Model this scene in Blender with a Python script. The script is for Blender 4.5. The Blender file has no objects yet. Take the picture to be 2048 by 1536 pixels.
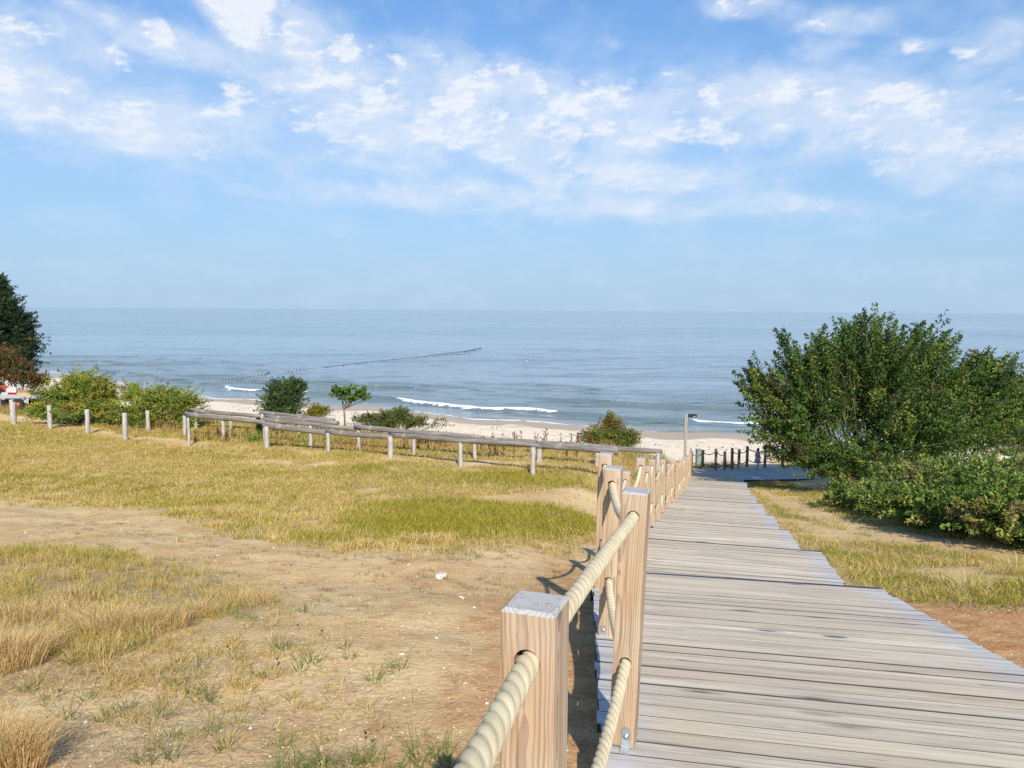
import bpy, bmesh, math
import numpy as np
from mathutils import Vector, Matrix

sc = bpy.context.scene
# ------------------------------------------------------------------ camera, sun, sky, exposure
F = 1530.0
PITCH = math.atan(148 / F); ROLL = math.radians(.37)
fw = np.array([0, math.cos(PITCH), -math.sin(PITCH)]); _u = np.array([0, math.sin(PITCH), math.cos(PITCH)]); _r = np.array([1., 0, 0])
rt = _r * math.cos(ROLL) + _u * math.sin(ROLL); up = _u * math.cos(ROLL) - _r * math.sin(ROLL)
cam_data = bpy.data.cameras.new('camera'); cam = bpy.data.objects.new('camera', cam_data)
sc.collection.objects.link(cam); sc.camera = cam
cam_data.sensor_width = 36; cam_data.lens = 36 * F / 2048
cam_data.clip_start = .05; cam_data.clip_end = 90000
m = Matrix.Identity(4)
for i in range(3):
    m[i][0] = rt[i]; m[i][1] = up[i]; m[i][2] = -fw[i]
cam.matrix_world = m
sc.view_settings.view_transform = 'Standard'; sc.view_settings.look = 'None'
sc.view_settings.exposure = EXPOSURE = 0.34; sc.view_settings.gamma = 1
sc.render.engine = 'CYCLES'
sc.cycles.max_bounces = 7; sc.cycles.diffuse_bounces = 3; sc.cycles.glossy_bounces = 3
sc.cycles.transmission_bounces = 4; sc.cycles.transparent_max_bounces = 6
sc.cycles.use_denoising = False
try: sc.cycles.denoiser = 'OPENIMAGEDENOISE'
except Exception: pass

SUN_EL, SUN_AZ = math.radians(38), math.radians(170)      # azimuth clockwise from +y: behind and right of the viewer
sd = Vector((math.sin(SUN_AZ) * math.cos(SUN_EL), math.cos(SUN_AZ) * math.cos(SUN_EL), math.sin(SUN_EL)))
ld = bpy.data.lights.new('sun', 'SUN'); lo = bpy.data.objects.new('sun', ld); sc.collection.objects.link(lo)
ld.energy = 4.8; ld.angle = math.radians(.7); ld.color = (1, .925, .80)
lo.rotation_euler = (-sd).to_track_quat('-Z', 'Y').to_euler()

# node helper -------------------------------------------------------
class NT:
    def __init__(s, nt): s.nt = nt; s.n = nt.nodes; s.l = nt.links
    def new(s, t, ins=None, **kw):
        nd = s.n.new(t)
        for k, v in kw.items(): setattr(nd, k, v)
        for k, v in (ins or {}).items(): s.put(nd.inputs[k], v)
        return nd
    def put(s, sock, v):
        if isinstance(v, bpy.types.NodeSocket): s.l.new(v, sock)
        elif isinstance(v, bpy.types.Node): s.l.new(v.outputs[0], sock)
        else: sock.default_value = v
    def math(s, op, a, b=0., c=None, clamp=False):
        nd = s.new('ShaderNodeMath', operation=op, use_clamp=clamp); s.put(nd.inputs[0], a); s.put(nd.inputs[1], b)
        if c is not None: s.put(nd.inputs[2], c)
        return nd.outputs[0]
    def mr(s, v, a, b, c=0., d=1., smooth=True):
        nd = s.new('ShaderNodeMapRange', {'Value': v, 'From Min': a, 'From Max': b, 'To Min': c, 'To Max': d})
        if smooth: nd.interpolation_type = 'SMOOTHSTEP'
        return nd.outputs[0]
    def mix(s, f, a, b, mode='MIX'):
        nd = s.new('ShaderNodeMix', data_type='RGBA', blend_type=mode, clamp_factor=True)
        s.put(nd.inputs[0], f)
        for i, v in ((6, a), (7, b)):
            if isinstance(v, tuple) and len(v) == 3: v = v + (1.,)
            s.put(nd.inputs[i], v)
        return nd.outputs[2]
    def noise(s, vec, scale, detail=2, rough=.5, dist=0., col=False):
        nd = s.new('ShaderNodeTexNoise', {'Vector': vec, 'Scale': scale, 'Detail': detail, 'Roughness': rough, 'Distortion': dist})
        return nd.outputs[1 if col else 0]
    def mapping(s, vec, loc=(0, 0, 0), rot=(0, 0, 0), sca=(1, 1, 1), typ='POINT'):
        return s.new('ShaderNodeMapping', {'Vector': vec, 'Location': loc, 'Rotation': rot, 'Scale': sca}, vector_type=typ).outputs[0]
    def sep(s, v): return s.new('ShaderNodeSeparateXYZ', {0: v}).outputs
    def comb(s, x, y, z=0.): return s.new('ShaderNodeCombineXYZ', {0: x, 1: y, 2: z}).outputs[0]
    def bump(s, h, strength=.5, dist=.01, normal=None):
        nd = s.new('ShaderNodeBump', {'Height': h, 'Strength': strength, 'Distance': dist})
        if normal is not None: s.put(nd.inputs['Normal'], normal)
        return nd.outputs[0]

world = bpy.data.worlds.new('World'); sc.world = world; world.use_nodes = True
w = NT(world.node_tree); w.n.clear()
sky = w.new('ShaderNodeTexSky', sky_type='NISHITA', sun_disc=False, sun_elevation=SUN_EL, sun_rotation=SUN_AZ,
            altitude=0, air_density=1.25, dust_density=.6, ozone_density=3.2)
tc = w.new('ShaderNodeTexCoord'); d = w.sep(tc.outputs['Generated'])
az = w.math('MULTIPLY', w.math('ARCTAN2', d[0], d[1]), 57.2958)
el = w.math('MULTIPLY', w.math('ARCSINE', d[2]), 57.2958)
P0 = w.comb(az, el)
warp = w.noise(w.mapping(P0, sca=(.16, .26, 1)), 1, 3, .55, col=True)
wv = w.new('ShaderNodeVectorMath', {0: warp, 1: (-.5, -.5, -.5)}, operation='ADD').outputs[0]
wv = w.new('ShaderNodeVectorMath', {0: wv, 1: (4., 2.4, 0)}, operation='MULTIPLY').outputs[0]
P = w.new('ShaderNodeVectorMath', {0: P0, 1: wv}, operation='ADD').outputs[0]
def azel(px, py):
    v = fw + rt * ((px - 1024) / F) + up * ((768 - py) / F); v = v / np.linalg.norm(v)
    return math.degrees(math.atan2(v[0], v[1])), math.degrees(math.asin(v[2]))
CL = [(60, 175, 230, 115, 18, 1.05), (480, 20, 85, 75, 0, 1.6), (560, 75, 120, 40, 10, .8), (330, 85, 230, 45, 10, .85), (640, 110, 200, 75, 18, 1.0), (330, 240, 290, 85, 0, .95),
      (740, 205, 400, 120, 13, 1.), (1000, 225, 380, 115, 8, 1.05), (1240, 235, 260, 95, 5, .95), (1490, 220, 170, 100, 0, .95),
      (1740, 230, 190, 105, 12, 1.), (1930, 270, 240, 110, 10, .95), (1780, 140, 140, 36, 5, .55), (1640, 40, 120, 28, 5, .75),
      (1490, 14, 90, 24, 12, .7), (1830, 88, 75, 24, 0, .75), (1960, 110, 95, 60, 0, .7), (1640, 98, 75, 30, 0, .65),
      (1340, 155, 65, 22, 0, .7), (1230, 345, 400, 55, 3, .9), (1050, 400, 720, 42, 2, .85), (1450, 412, 420, 28, 2, .75),
      (430, 335, 260, 20, 4, .5), (850, 310, 760, 95, 4, .6), (90, 60, 220, 50, 10, .8), (1200, 440, 800, 40, 0, .18),
      (300, 0, 60, 12, 10, .5), (1230, 85, 30, 10, 0, .3), (-400, 150, 350, 150, 0, .9), (2500, 200, 400, 120, 0, .8), (2048, 160, 120, 50, 0, .5)]
cov = None
for cx, cy, rx, ry, ro, wt in CL:
    a0, e0 = azel(cx, cy); k = 57.2958 / F * max(.78, math.cos(math.radians(a0)))
    mp = w.mapping(P, loc=(a0, e0, 0), rot=(0, 0, -math.radians(ro)), sca=(rx * k, ry * k, 1), typ='TEXTURE')
    ln = w.new('ShaderNodeVectorMath', {0: mp}, operation='LENGTH').outputs[1]
    v = w.mr(ln, 1.45, .25, 0., wt)
    cov = v if cov is None else w.new('ShaderNodeMath', {0: cov, 1: v, 2: .25}, operation='SMOOTH_MAX').outputs[0]
# clouds elsewhere in the sky, out of the frame
far = w.mr(w.noise(tc.outputs['Generated'], 3.2, 3, .6), .52, .66, 0, .35)
far = w.math('MULTIPLY', far, w.math('MAXIMUM', w.mr(el, 28, 40), w.mr(w.math('ABSOLUTE', az), 45, 60)))
cov = w.math('MAXIMUM', cov, w.math('MULTIPLY', far, w.mr(el, 4, 14)))
def fbm(off):
    big = w.noise(w.mapping(P, loc=off, sca=(.17, .30, 1)), 1, 3, .5)
    fine = w.noise(w.mapping(P, loc=off, sca=(.36, .62, 1)), 1, 9, .6, .0)
    return w.math('ADD', w.math('MULTIPLY', big, .62), w.math('MULTIPLY', fine, .58))
n1 = fbm((0, 0, 0)); n2 = fbm((.0, .42, 0))
dens = w.math('ADD', w.math('MULTIPLY', cov, 1.1), w.math('MULTIPLY', w.math('SUBTRACT', n1, .585), 2.7))
veil = w.math('MULTIPLY', w.mr(dens, .0, 1.3), .74)
pn = w.noise(w.mapping(P0, sca=(.30, .52, 1), rot=(0, 0, -.2)), 1, 10, .58, .0); pn2 = w.noise(w.mapping(P0, loc=(.02, -.10, 0), sca=(.30, .52, 1), rot=(0, 0, -.2)), 1, 10, .58, .0)
pd = w.math('ADD', w.math('MULTIPLY', w.math('SUBTRACT', pn, .51), 4.2), w.math('MULTIPLY', w.math('SUBTRACT', cov, .74), 1.25))
puff = w.math('MULTIPLY', w.mr(pd, -.2, .6), w.mr(el, 5, 15, .5, .9))
alpha = w.math('MAXIMUM', veil, puff); alpha = w.math('MULTIPLY', alpha, w.mr(cov, .02, .3))
top = w.mr(w.math('SUBTRACT', pn, pn2), -.05, .06)
lit = w.math('MULTIPLY', puff, w.math('ADD', w.math('MULTIPLY', top, .6), .4)); lit = w.math('ADD', lit, w.math('MULTIPLY', w.mr(dens, .5, 1.5), .35), clamp=True)
ccol = w.mix(lit, (5.1, 6.1, 7.5), (7.2, 7.45, 7.85))
skc = sky.outputs[0]
skc = w.mix(1., skc, (.50, .90, 1.28), 'MULTIPLY')
hz = w.mr(el, 27, -2, 0, 1., False)
skc = w.mix(w.math('POWER', hz, .95), skc, (3.55, 4.85, 6.6))
colr = w.mix(alpha, skc, ccol)
bg = w.new('ShaderNodeBackground', {'Color': colr, 'Strength': .1})
out = w.new('ShaderNodeOutputWorld', {0: bg})
world.cycles.sampling_method = 'MANUAL'; world.cycles.sample_map_resolution = 512

# ------------------------------------------------------------------ small library
def link(o, parent=None):
    sc.collection.objects.link(o)
    if parent is not None: o.parent = parent
    return o
def tag(o, label=None, cat=None, group=None, kind=None):
    if label: o['label'] = label
    if cat: o['category'] = cat
    if group: o['group'] = group
    if kind: o['kind'] = kind
    return o
def empty(name, loc=(0, 0, 0), rz=0.):
    o = bpy.data.objects.new(name, None); o.location = loc; o.rotation_euler = (0, 0, rz); o.empty_display_size = .2
    return link(o)
def npmesh(name, V, Fc, mat, parent=None, cols=None, smooth=False, attrs=None):
    V = np.asarray(V, np.float32); Fc = np.asarray(Fc, np.int32); k = Fc.shape[1]; n = len(Fc)
    me = bpy.data.meshes.new(name); me.vertices.add(len(V)); me.vertices.foreach_set('co', V.ravel())
    me.loops.add(n * k); me.loops.foreach_set('vertex_index', Fc.ravel())
    me.polygons.add(n); me.polygons.foreach_set('loop_start', np.arange(0, n * k, k, dtype=np.int32))
    me.polygons.foreach_set('use_smooth', np.full(n, smooth))
    me.update(calc_edges=True); me.validate()
    if cols is not None:
        c = np.ones((len(V), 4), np.float32); c[:, :3] = cols
        a = me.attributes.new('Col', 'FLOAT_COLOR', 'POINT'); a.data.foreach_set('color', c.ravel())
    for nm, arr in (attrs or {}).items():
        arr = np.asarray(arr, np.float32)
        if arr.ndim == 1: a = me.attributes.new(nm, 'FLOAT', 'POINT'); a.data.foreach_set('value', arr)
        else: a = me.attributes.new(nm, 'FLOAT_VECTOR', 'POINT'); a.data.foreach_set('vector', arr.ravel())
    me.materials.append(mat)
    return link(bpy.data.objects.new(name, me), parent)
class MB:
    def __init__(s): s.v = []; s.f = []; s.n = 0; s.gc = []; s.sm = []
    def add(s, V, Fs, gc=None, smooth=False):
        V = [tuple(map(float, p)) for p in V]
        s.v += V; s.f += [tuple(i + s.n for i in f) for f in Fs]; s.sm += [smooth] * len(Fs)
        s.gc += list(gc) if gc is not None else [(0, 0, 0)] * len(V); s.n += len(V); return s
    def hexa(s, c, gc=None):   # 8 corners: bottom 4 ccw, top 4 ccw
        return s.add(c, [(3, 2, 1, 0), (4, 5, 6, 7), (0, 1, 5, 4), (1, 2, 6, 5), (2, 3, 7, 6), (3, 0, 4, 7)], gc)
    def box(s, c, sz, rz=0., M=None):
        x, y, z = (q / 2 for q in sz); ca, sa = math.cos(rz), math.sin(rz); cs = []
        for dz in (-z, z):
            for dx, dy in ((-x, -y), (x, -y), (x, y), (-x, y)):
                p = (c[0] + dx * ca - dy * sa, c[1] + dx * sa + dy * ca, c[2] + dz)
                cs.append(M @ Vector(p) if M else p)
        return s.hexa(cs)
    def tube(s, pts, rad, n=8, caps=True):
        pts = [np.array(p, float) for p in pts]; rad = [rad] * len(pts) if np.isscalar(rad) else list(rad)
        V = []; ref = np.array([.31, .2, .93])
        for i, p in enumerate(pts):
            t = pts[min(i + 1, len(pts) - 1)] - pts[max(i - 1, 0)]; t = t / (np.linalg.norm(t) + 1e-9)
            a = np.cross(t, ref if abs(t @ ref) < .95 else np.array([1., 0, 0])); a /= np.linalg.norm(a); b = np.cross(t, a)
            for j in range(n):
                q = 2 * math.pi * j / n; V.append(p + (a * math.cos(q) + b * math.sin(q)) * rad[i])
        Fs = [(i * n + j, i * n + (j + 1) % n, (i + 1) * n + (j + 1) % n, (i + 1) * n + j) for i in range(len(pts) - 1) for j in range(n)]
        if caps: Fs += [tuple(reversed(range(n))), tuple(range((len(pts) - 1) * n, len(pts) * n))]
        return s.add(V, Fs, smooth=True)
    def build(s, name, mat, parent=None, bevel=0., gc=False):
        me = bpy.data.meshes.new(name); me.from_pydata(s.v, [], s.f); me.update()
        me.polygons.foreach_set('use_smooth', s.sm)
        if gc:
            a = me.attributes.new('gc', 'FLOAT_VECTOR', 'POINT'); a.data.foreach_set('vector', np.array(s.gc, np.float32).ravel())
        me.materials.append(mat); o = link(bpy.data.objects.new(name, me), parent)
        bm = bmesh.new(); bm.from_mesh(me); bmesh.ops.recalc_face_normals(bm, faces=bm.faces); bm.to_mesh(me); bm.free()
        if bevel:
            md = o.modifiers.new('bevel', 'BEVEL'); md.width = bevel; md.segments = 2; md.limit_method = 'ANGLE'; md.angle_limit = .9
        return o
def ray(px, py):
    v = fw + rt * ((px - 1024) / F) + up * ((768 - py) / F); return v / np.linalg.norm(v)
def at_y(px, py, dd): r = ray(px, py); return r * (dd / r[1])
def at_z(px, py, z): r = ray(px, py); return r * (z / r[2])
rng = np.random.default_rng(7)
# value noise in numpy
_lat = np.random.default_rng(3).random((256, 256))
def vn(x, y):
    xi = np.floor(x).astype(int); yi = np.floor(y).astype(int); fx = x - xi; fy = y - yi
    fx = fx * fx * (3 - 2 * fx); fy = fy * fy * (3 - 2 * fy)
    g = lambda a, b: _lat[a % 256, b % 256]
    return (g(xi, yi) * (1 - fx) + g(xi + 1, yi) * fx) * (1 - fy) + (g(xi, yi + 1) * (1 - fx) + g(xi + 1, yi + 1) * fx) * fy
def fb(x, y, o=4):
    s = 0; a = .5; t = 0
    for i in range(o): s = s + a * vn(x * 2 ** i + 17 * i, y * 2 ** i + 31 * i); t += a; a *= .5
    return s / t

# ------------------------------------------------------------------ terrain
SY = [-70, -45, -29, -15, -5.3, 3, 7, 16.7, 30, 60]; SV = [112, 90, 77, 72, 65.8, 61.5, 59.6, 56.3, 53, 50]
def shore(x): return np.interp(x, SY, SV) + .5 * np.sin(x * .45) + .35 * np.sin(x * .9 + 1)
WY = [-12, 0, 1.3, 2.9, 4.5, 6.3, 9.1, 12, 14.9, 18.4, 22, 25.3, 28.8, 32.8, 36, 60]
WX = [-.1, 1.2, 1.36, 1.55, 1.72, 1.86, 2.5, 3.2, 3.97, 4.9, 5.9, 6.75, 7.76, 8.8, 9.8, 16]
WZ = [.2, -1.45, -1.65, -1.95, -2.2, -2.48, -3.2, -3.8, -4.35, -4.95, -5.6, -6.2, -6.75, -7.4, -7.55, -8.6]
LY = [-12, 0, 3, 6, 10, 15, 20, 24, 30, 36, 60]
LZ = [.3, -1.55, -1.92, -2.42, -3.1, -3.95, -4.45, -4.62, -4.78, -5.0, -5.3]
def sm(a, b, v): t = np.clip((v - a) / (b - a), 0, 1); return t * t * (3 - 2 * t)
def ground_z(x, y, rough=True):
    x = np.asarray(x, float); y = np.asarray(y, float)
    xw = np.interp(y, WY, WX); zw = np.interp(y, WY, WZ); zl = np.interp(y, LY, LZ)
    k = sm(-3.6, -1.0, x - xw); land = zl * (1 - k) + zw * k
    land = np.where(x > xw, zw + .12 * sm(2, 9, x - xw), land)
    crest = 26.5 + np.clip(-(x + 2) * .55, -1.5, 14); cb = sm(-3.4, -1.2, x - xw); crest = crest * (1 - cb) + 36 * cb; crest = np.where(x > xw + 3, 40, crest) if False else crest
    s = shore(x) - y
    beach = np.where(s < 0, -9.2 + .08 * s, np.where(s < 8, -9.2 + .06 * s, -8.72 + .045 * (s - 8)))
    k = sm(0, 9, y - crest); z = land * (1 - k) + beach * k
    k2 = sm(38, 44, y) * sm(-2, 0, x - xw); z = z * (1 - k2) + beach * k2
    if rough:
        amp = sm(1.5, 2.6, np.abs(x - xw)) * .9 + .1
        z = z + amp * ((fb(x * .55, y * .55, 3) - .5) * .16 + (fb(x * 2.3 + 9, y * 2.3, 3) - .5) * .05 * np.where(y > 40, .8, 1))
        z = z + np.where(y > 40, (fb(x * 1.2, y * 1.2, 3) - .5) * .12 * sm(3, 8, s), 0)
    return z
def gz(x, y): return float(ground_z(x, y))
def hit(px, py):
    r = ray(px, py); t = .5
    while t < 220:
        p = r * t
        if p[2] < gz(p[0], p[1]): return p
        t += .02 * max(1, t * .3)
    return r * 220
def inpoly(x, y, poly):
    c = np.zeros(x.shape, bool); n = len(poly)
    for i in range(n):
        x0, y0 = poly[i]; x1, y1 = poly[(i + 1) % n]
        if y0 == y1: continue
        q = ((y0 > y) != (y1 > y)) & (x < (x1 - x0) * (y - y0) / (y1 - y0) + x0); c ^= q
    return c
LAWN = [(-25, 32.2), (-21.5, 31.9), (-13.9, 27.2), (-10.8, 26.1), (-6.9, 24.7), (-3.4, 23.2), (-.3, 22.2), (2.1, 21.6), (2.1, 18.4), (1.9, 17.6), (-.3, 16.7), (-.8, 16.1), (1.7, 15.8), (1.5, 13.4), (.5, 11.3), (-.8, 9.9), (-1.6, 9.4), (-2.5, 10.1), (-3.6, 10.8), (-4.5, 12.2), (-6.8, 14.7), (-9.1, 15.7), (-11.4, 16.7), (-16, 16.3), (-30, 16), (-40, 34)]
DUNE = [(-40, 36), (-26.7, 36.1), (-22.5, 35), (-17.2, 30.8), (-14.6, 28.5), (-10.6, 26.5), (-6.9, 25.2), (-3.4, 23.8), (2.1, 22), (2.4, 18), (4.2, 21.5), (5.2, 25), (5.5, 28.5), (2, 30), (-4, 30.5), (-8, 33), (-14, 38), (-24, 44), (-40, 50)]
PATCH = [(-9, 8.2), (-6, 8.7), (-4.8, 8.6), (-3.7, 7.9), (-2.7, 7.3), (-2, 6.5), (-1.9, 5.9), (-2.2, 5.5), (-2.3, 5.2), (-2.4, 4.9), (-2.5, 4.5), (-2.8, 4.3), (-3.3, 3.8), (-9, 3.6)]
GREEN1 = [(-3.3, 15.3), (-1.3, 16.1), (1.6, 15.5), (1.7, 13.2), (.2, 11.2), (-1.6, 10.6), (-2.8, 12)]
GREEN2 = [(-5.6, 22), (-1.7, 20.8), (2.3, 21.4), (2.2, 18.1), (-.3, 17.3), (-2.7, 18.5)]
SPARSE = [(-6, 4.1), (-2.8, 4.3), (-2.4, 4.9), (-2, 5.5), (-1.8, 6.3), (-1.1, 6.6), (-.9, 4.9), (-.5, 3.9), (-.1, 3.2), (-.1, 2.2), (-6, 2.2)]
RLAWN = [(10.8, 34.0), (12.4, 34.7), (10.3, 23.4), (9.1, 16.9), (9.1, 11.5), (5.0, 6.2), (4.4, 6.3), (3.6, 6.2), (3.5, 7.0), (4.5, 10.9), (6.3, 17.6), (8.7, 26.9)]
RSAND = [(9.5, 30), (9.0, 23.6), (7.9, 18.2), (7.9, 15.5), (7.9, 12.8), (9.5, 11.0), (12, 10), (12, 8.6), (8.2, 9.0), (7.1, 10.6), (6.9, 12.2), (6.8, 13.8), (6.8, 16.2), (7.1, 19.4), (8.4, 25)]
RBARE = [(6.2, 17.0), (6.8, 16.2), (6.3, 13.2), (5.7, 12.6), (5.5, 13.7)]
LPATH = [(-40, 38), (-25.4, 33.8), (-21.2, 32.9), (-16.3, 29.2), (-13.6, 27), (-10.2, 25.6), (-10.6, 26.3), (-14.6, 28.3), (-17.2, 30.5), (-22.5, 34.6), (-26.7, 36.1), (-40, 42)]
SANDBAR = [(.2, 15.2), (2.6, 15.2), (2.9, 18.2), (1, 17.9), (-.9, 16.6)]
def soft(x, y, poly, amp=.5, sc_=1.6, n=5):
    r = 0.
    for i in range(n):
        ox = (fb(x * sc_ + i * 5.1, y * sc_, 3) - .5) * 2 * amp + math.sin(i * 2.4) * amp * .35
        oy = (fb(x * sc_ + 40 + i * 3.3, y * sc_ + 11, 3) - .5) * 2 * amp * 1.3 + math.cos(i * 2.4) * amp * .35
        r = r + inpoly(x + ox, y + oy, poly)
    return r / n
def masks(x, y):
    xw = np.interp(y, WY, WX)
    lawn = np.clip(soft(x, y, LAWN, 1.15, 2.3, 6), 0, 1) * sm(.4, .62, fb(x * .9 + 5, y * .9, 3) + .22)
    lawn = np.maximum(lawn, soft(x, y, GREEN1, .35, 2)); lawn = np.maximum(lawn, soft(x, y, GREEN2, .7))
    lawn = lawn * (1 - .85 * soft(x, y, SANDBAR, .3))
    dune = soft(x, y, DUNE, .6)
    patch = soft(x, y, PATCH, .55, 2.6)
    rl = soft(x, y, RLAWN, .45) * sm(.36, .56, fb(x * 1.4, y * 1.4 + 50, 3) + .1)
    rs = np.maximum(soft(x, y, RSAND, .22), soft(x, y, RBARE, .4))
    lp = soft(x, y, LPATH, .25)
    rl = rl * (1 - .9 * rs)
    grass = np.maximum.reduce([lawn * (1 - .85 * lp), dune * (1 - .8 * lp), patch, rl])
    far_r = sm(10, 13, x - xw) * (y < 45)
    grass = np.maximum(grass, far_r * .8)
    green = np.maximum(soft(x, y, GREEN1, .5), .8 * soft(x, y, GREEN2, .8)); green = np.maximum(green, .35 * sm(.45, .65, fb(x * .8 + 70, y * .8, 3)))
    corr = (np.abs(x - xw) > 1.35)
    return grass * corr * (y < 44), green, patch, lp, rs

# ------------------------------------------------------------------ materials
def mat(name):
    mm = bpy.data.materials.new(name); mm.use_nodes = True; t = NT(mm.node_tree); t.n.clear(); return mm, t
def finish(t, shader): t.new('ShaderNodeOutputMaterial', {0: shader})
def pbsdf(t, col, rough=.6, normal=None, **kw):
    ins = {'Base Color': col if not (isinstance(col, tuple) and len(col) == 3) else col + (1.,), 'Roughness': rough}
    if normal is not None: ins['Normal'] = normal
    ins.update(kw); return t.new('ShaderNodeBsdfPrincipled', ins)
def simple(name, col, rough=.6, metal=0., var=.15, scale=12., bump=.0):
    mm, t = mat(name); c = t.new('ShaderNodeTexCoord').outputs['Object']; n = t.noise(c, scale, 4, .6)
    cc = t.mix(t.mr(n, .3, .7), tuple(q * (1 - var) for q in col), tuple(min(1, q * (1 + var)) for q in col))
    finish(t, pbsdf(t, cc, rough, t.bump(n, .3, bump) if bump else None, Metallic=metal)); return mm
def leafmat(name, trans=.35, rough=.5, spec=.35):
    mm, t = mat(name); a = t.new('ShaderNodeAttribute', attribute_name='Col').outputs[0]
    p = pbsdf(t, a, rough); p.inputs['Specular IOR Level'].default_value = spec
    tr = t.new('ShaderNodeBsdfTranslucent', {'Color': t.mix(.5, a, (.25, .32, .04), 'MULTIPLY')}) if False else t.new('ShaderNodeBsdfTranslucent', {'Color': a})
    finish(t, t.new('ShaderNodeMixShader', {0: trans, 1: p.outputs[0], 2: tr.outputs[0]}).outputs[0]); return mm
M = {}
M['leaf'] = leafmat('leaf', .3, .5, .28); M['blade'] = leafmat('blade', .35, .7, .15); M['needle'] = leafmat('needle', .15, .6, .2)
M['bark'] = simple('bark', (.16, .12, .085), .9, var=.35, scale=9, bump=.01)
M['galv'] = simple('galvanised', (.55, .58, .58), .38, .85, .12, 30)
M['dark'] = simple('dark_metal', (.02, .022, .026), .45)

# sand + soil ground
mm, t = mat('ground_sand'); g = t.new('ShaderNodeNewGeometry').outputs['Position']
gr = t.new('ShaderNodeAttribute', attribute_name='grass').outputs['Fac']
be = t.new('ShaderNodeAttribute', attribute_name='beach').outputs['Fac']
wet = t.new('ShaderNodeAttribute', attribute_name='wet').outputs['Fac']
red = t.new('ShaderNodeAttribute', attribute_name='red').outputs['Fac']
nb = t.noise(g, .9, 4, .6); nm_ = t.noise(g, 5.5, 5, .65); nf = t.noise(g, 60, 3, .7); nff = t.noise(g, 170, 2, .6)
c = t.mix(t.mr(nb, .35, .68), (.64, .43, .195), (.73, .54, .28))
c = t.mix(t.mr(nm_, .50, .72, 0, .7), c, (.42, .235, .11))
c = t.mix(t.mr(nf, .3, .7, 0, .35), c, t.mix(.5, c, (.28, .18, .10)))
c = t.mix(t.mr(nff, .62, .74, 0, .6), c, (.80, .72, .58))
c = t.mix(t.mr(nff, .32, .24, 0, .45), c, (.22, .14, .08))
vo = t.new('ShaderNodeTexVoronoi', {'Vector': g, 'Scale': 34.}); c = t.mix(t.math('MULTIPLY', t.mr(vo.outputs[0], .16, .10), t.mr(t.sep(vo.outputs[1])[0], .72, .8)), c, (.82, .76, .66))
c = t.mix(t.math('MULTIPLY', red, t.mr(nm_, .35, .6, .35, 1)), c, (.46, .215, .085))
c = t.mix(t.math('MULTIPLY', gr, t.mr(t.noise(g, 9, 4, .7), .25, .6, .45, .95)), c, t.mix(t.mr(nb, .4, .6), (.30, .22, .10), (.40, .30, .14)))
bc = t.mix(t.mr(t.noise(g, 2.2, 4, .6), .3, .7), (.70, .58, .43), (.80, .685, .53))
bc = t.mix(t.mr(t.noise(t.mapping(g, sca=(1, 1.6, 1)), 1.1, 6, .75), .66, .74, 0, .55), bc, (.30, .22, .15))
bc = t.mix(wet, bc, (.47, .345, .22))
c = t.mix(be, c, bc)
c = t.mix(t.math('MULTIPLY', t.mr(t.noise(g, 28, 5, .75), .52, .66, 0, .5), t.math('SUBTRACT', 1., be)), c, (.27, .165, .09))
c = t.mix(t.math('MULTIPLY', t.mr(t.noise(g, 41, 4, .7), .56, .68, 0, .45), t.math('SUBTRACT', 1., be)), c, (.72, .60, .44))
h = t.math('ADD', t.math('MULTIPLY', nm_, .6), t.math('ADD', t.math('MULTIPLY', nf, .16), t.math('MULTIPLY', t.noise(g, 17, 3, .6), .35)))
nrm = t.bump(h, .75, .05); nrm = t.bump(nff, .5, .004, nrm)
finish(t, pbsdf(t, c, t.mix(wet, (.95, .95, .95), (.45, .45, .45)), nrm, **{'Specular IOR Level': t.mr(wet, 0, 1, .08, .45)})); M['ground'] = mm

# deck wood : gc = (metres along plank, metres across + plank offset, random)
mm, t = mat('deck_wood'); a = t.new('ShaderNodeAttribute', attribute_name='gc').outputs['Vector']; s = t.sep(a)
edge = t.math('MAXIMUM', t.mr(s[0], .36, .0), t.mr(s[0], 2.0, 2.36))
st = t.noise(t.mapping(a, sca=(1.3, 34, 6)), 1, 5, .65, .6); st2 = t.noise(t.mapping(a, sca=(.5, 9, 3)), 1, 3, .6, 1.2); st3 = t.noise(t.mapping(a, sca=(9, 150, 9)), 1, 3, .6)
c = t.mix(s[2], (.61, .495, .35), (.80, .70, .555)); c = t.mix(t.math('MULTIPLY', t.math('FRACT', t.math('MULTIPLY', s[2], 7.3)), .5), c, (.56, .43, .335)); c = t.mix(t.math('MULTIPLY', t.math('FRACT', t.math('MULTIPLY', s[2], 13.7)), .4), c, (.52, .47, .33))
c = t.mix(t.mr(st2, .35, .7), c, t.mix(s[2], (.50, .42, .30), (.40, .345, .28)))
c = t.mix(t.mr(st, .46, .68, 0, .45), c, (.235, .185, .14))
c = t.mix(t.mr(st3, .55, .75, 0, .35), c, (.66, .6, .5))
c = t.mix(t.mr(t.noise(t.mapping(a, sca=(2.6, 60, 8)), 1, 2, .5, .8), .68, .71, 0, .6), c, (.72, .64, .50))
c = t.mix(t.mr(t.noise(t.mapping(a, sca=(2.2, 60, 5)), 1, 3, .5, 1.),   .67, .71, 0, .75), c, (.085, .07, .058))
kn = t.new('ShaderNodeTexVoronoi', {'Vector': t.mapping(a, sca=(1.7, 7, 0)), 'Scale': 1.}); kc = t.sep(kn.outputs[1])[0]
kd = t.math('ADD', kn.outputs[0], t.math('MULTIPLY', t.math('SUBTRACT', st, .5), .10))
c = t.mix(t.math('MULTIPLY', t.mr(kd, .15, .09), t.math('GREATER_THAN', kc, .45)), c, (.10, .078, .065))
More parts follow.
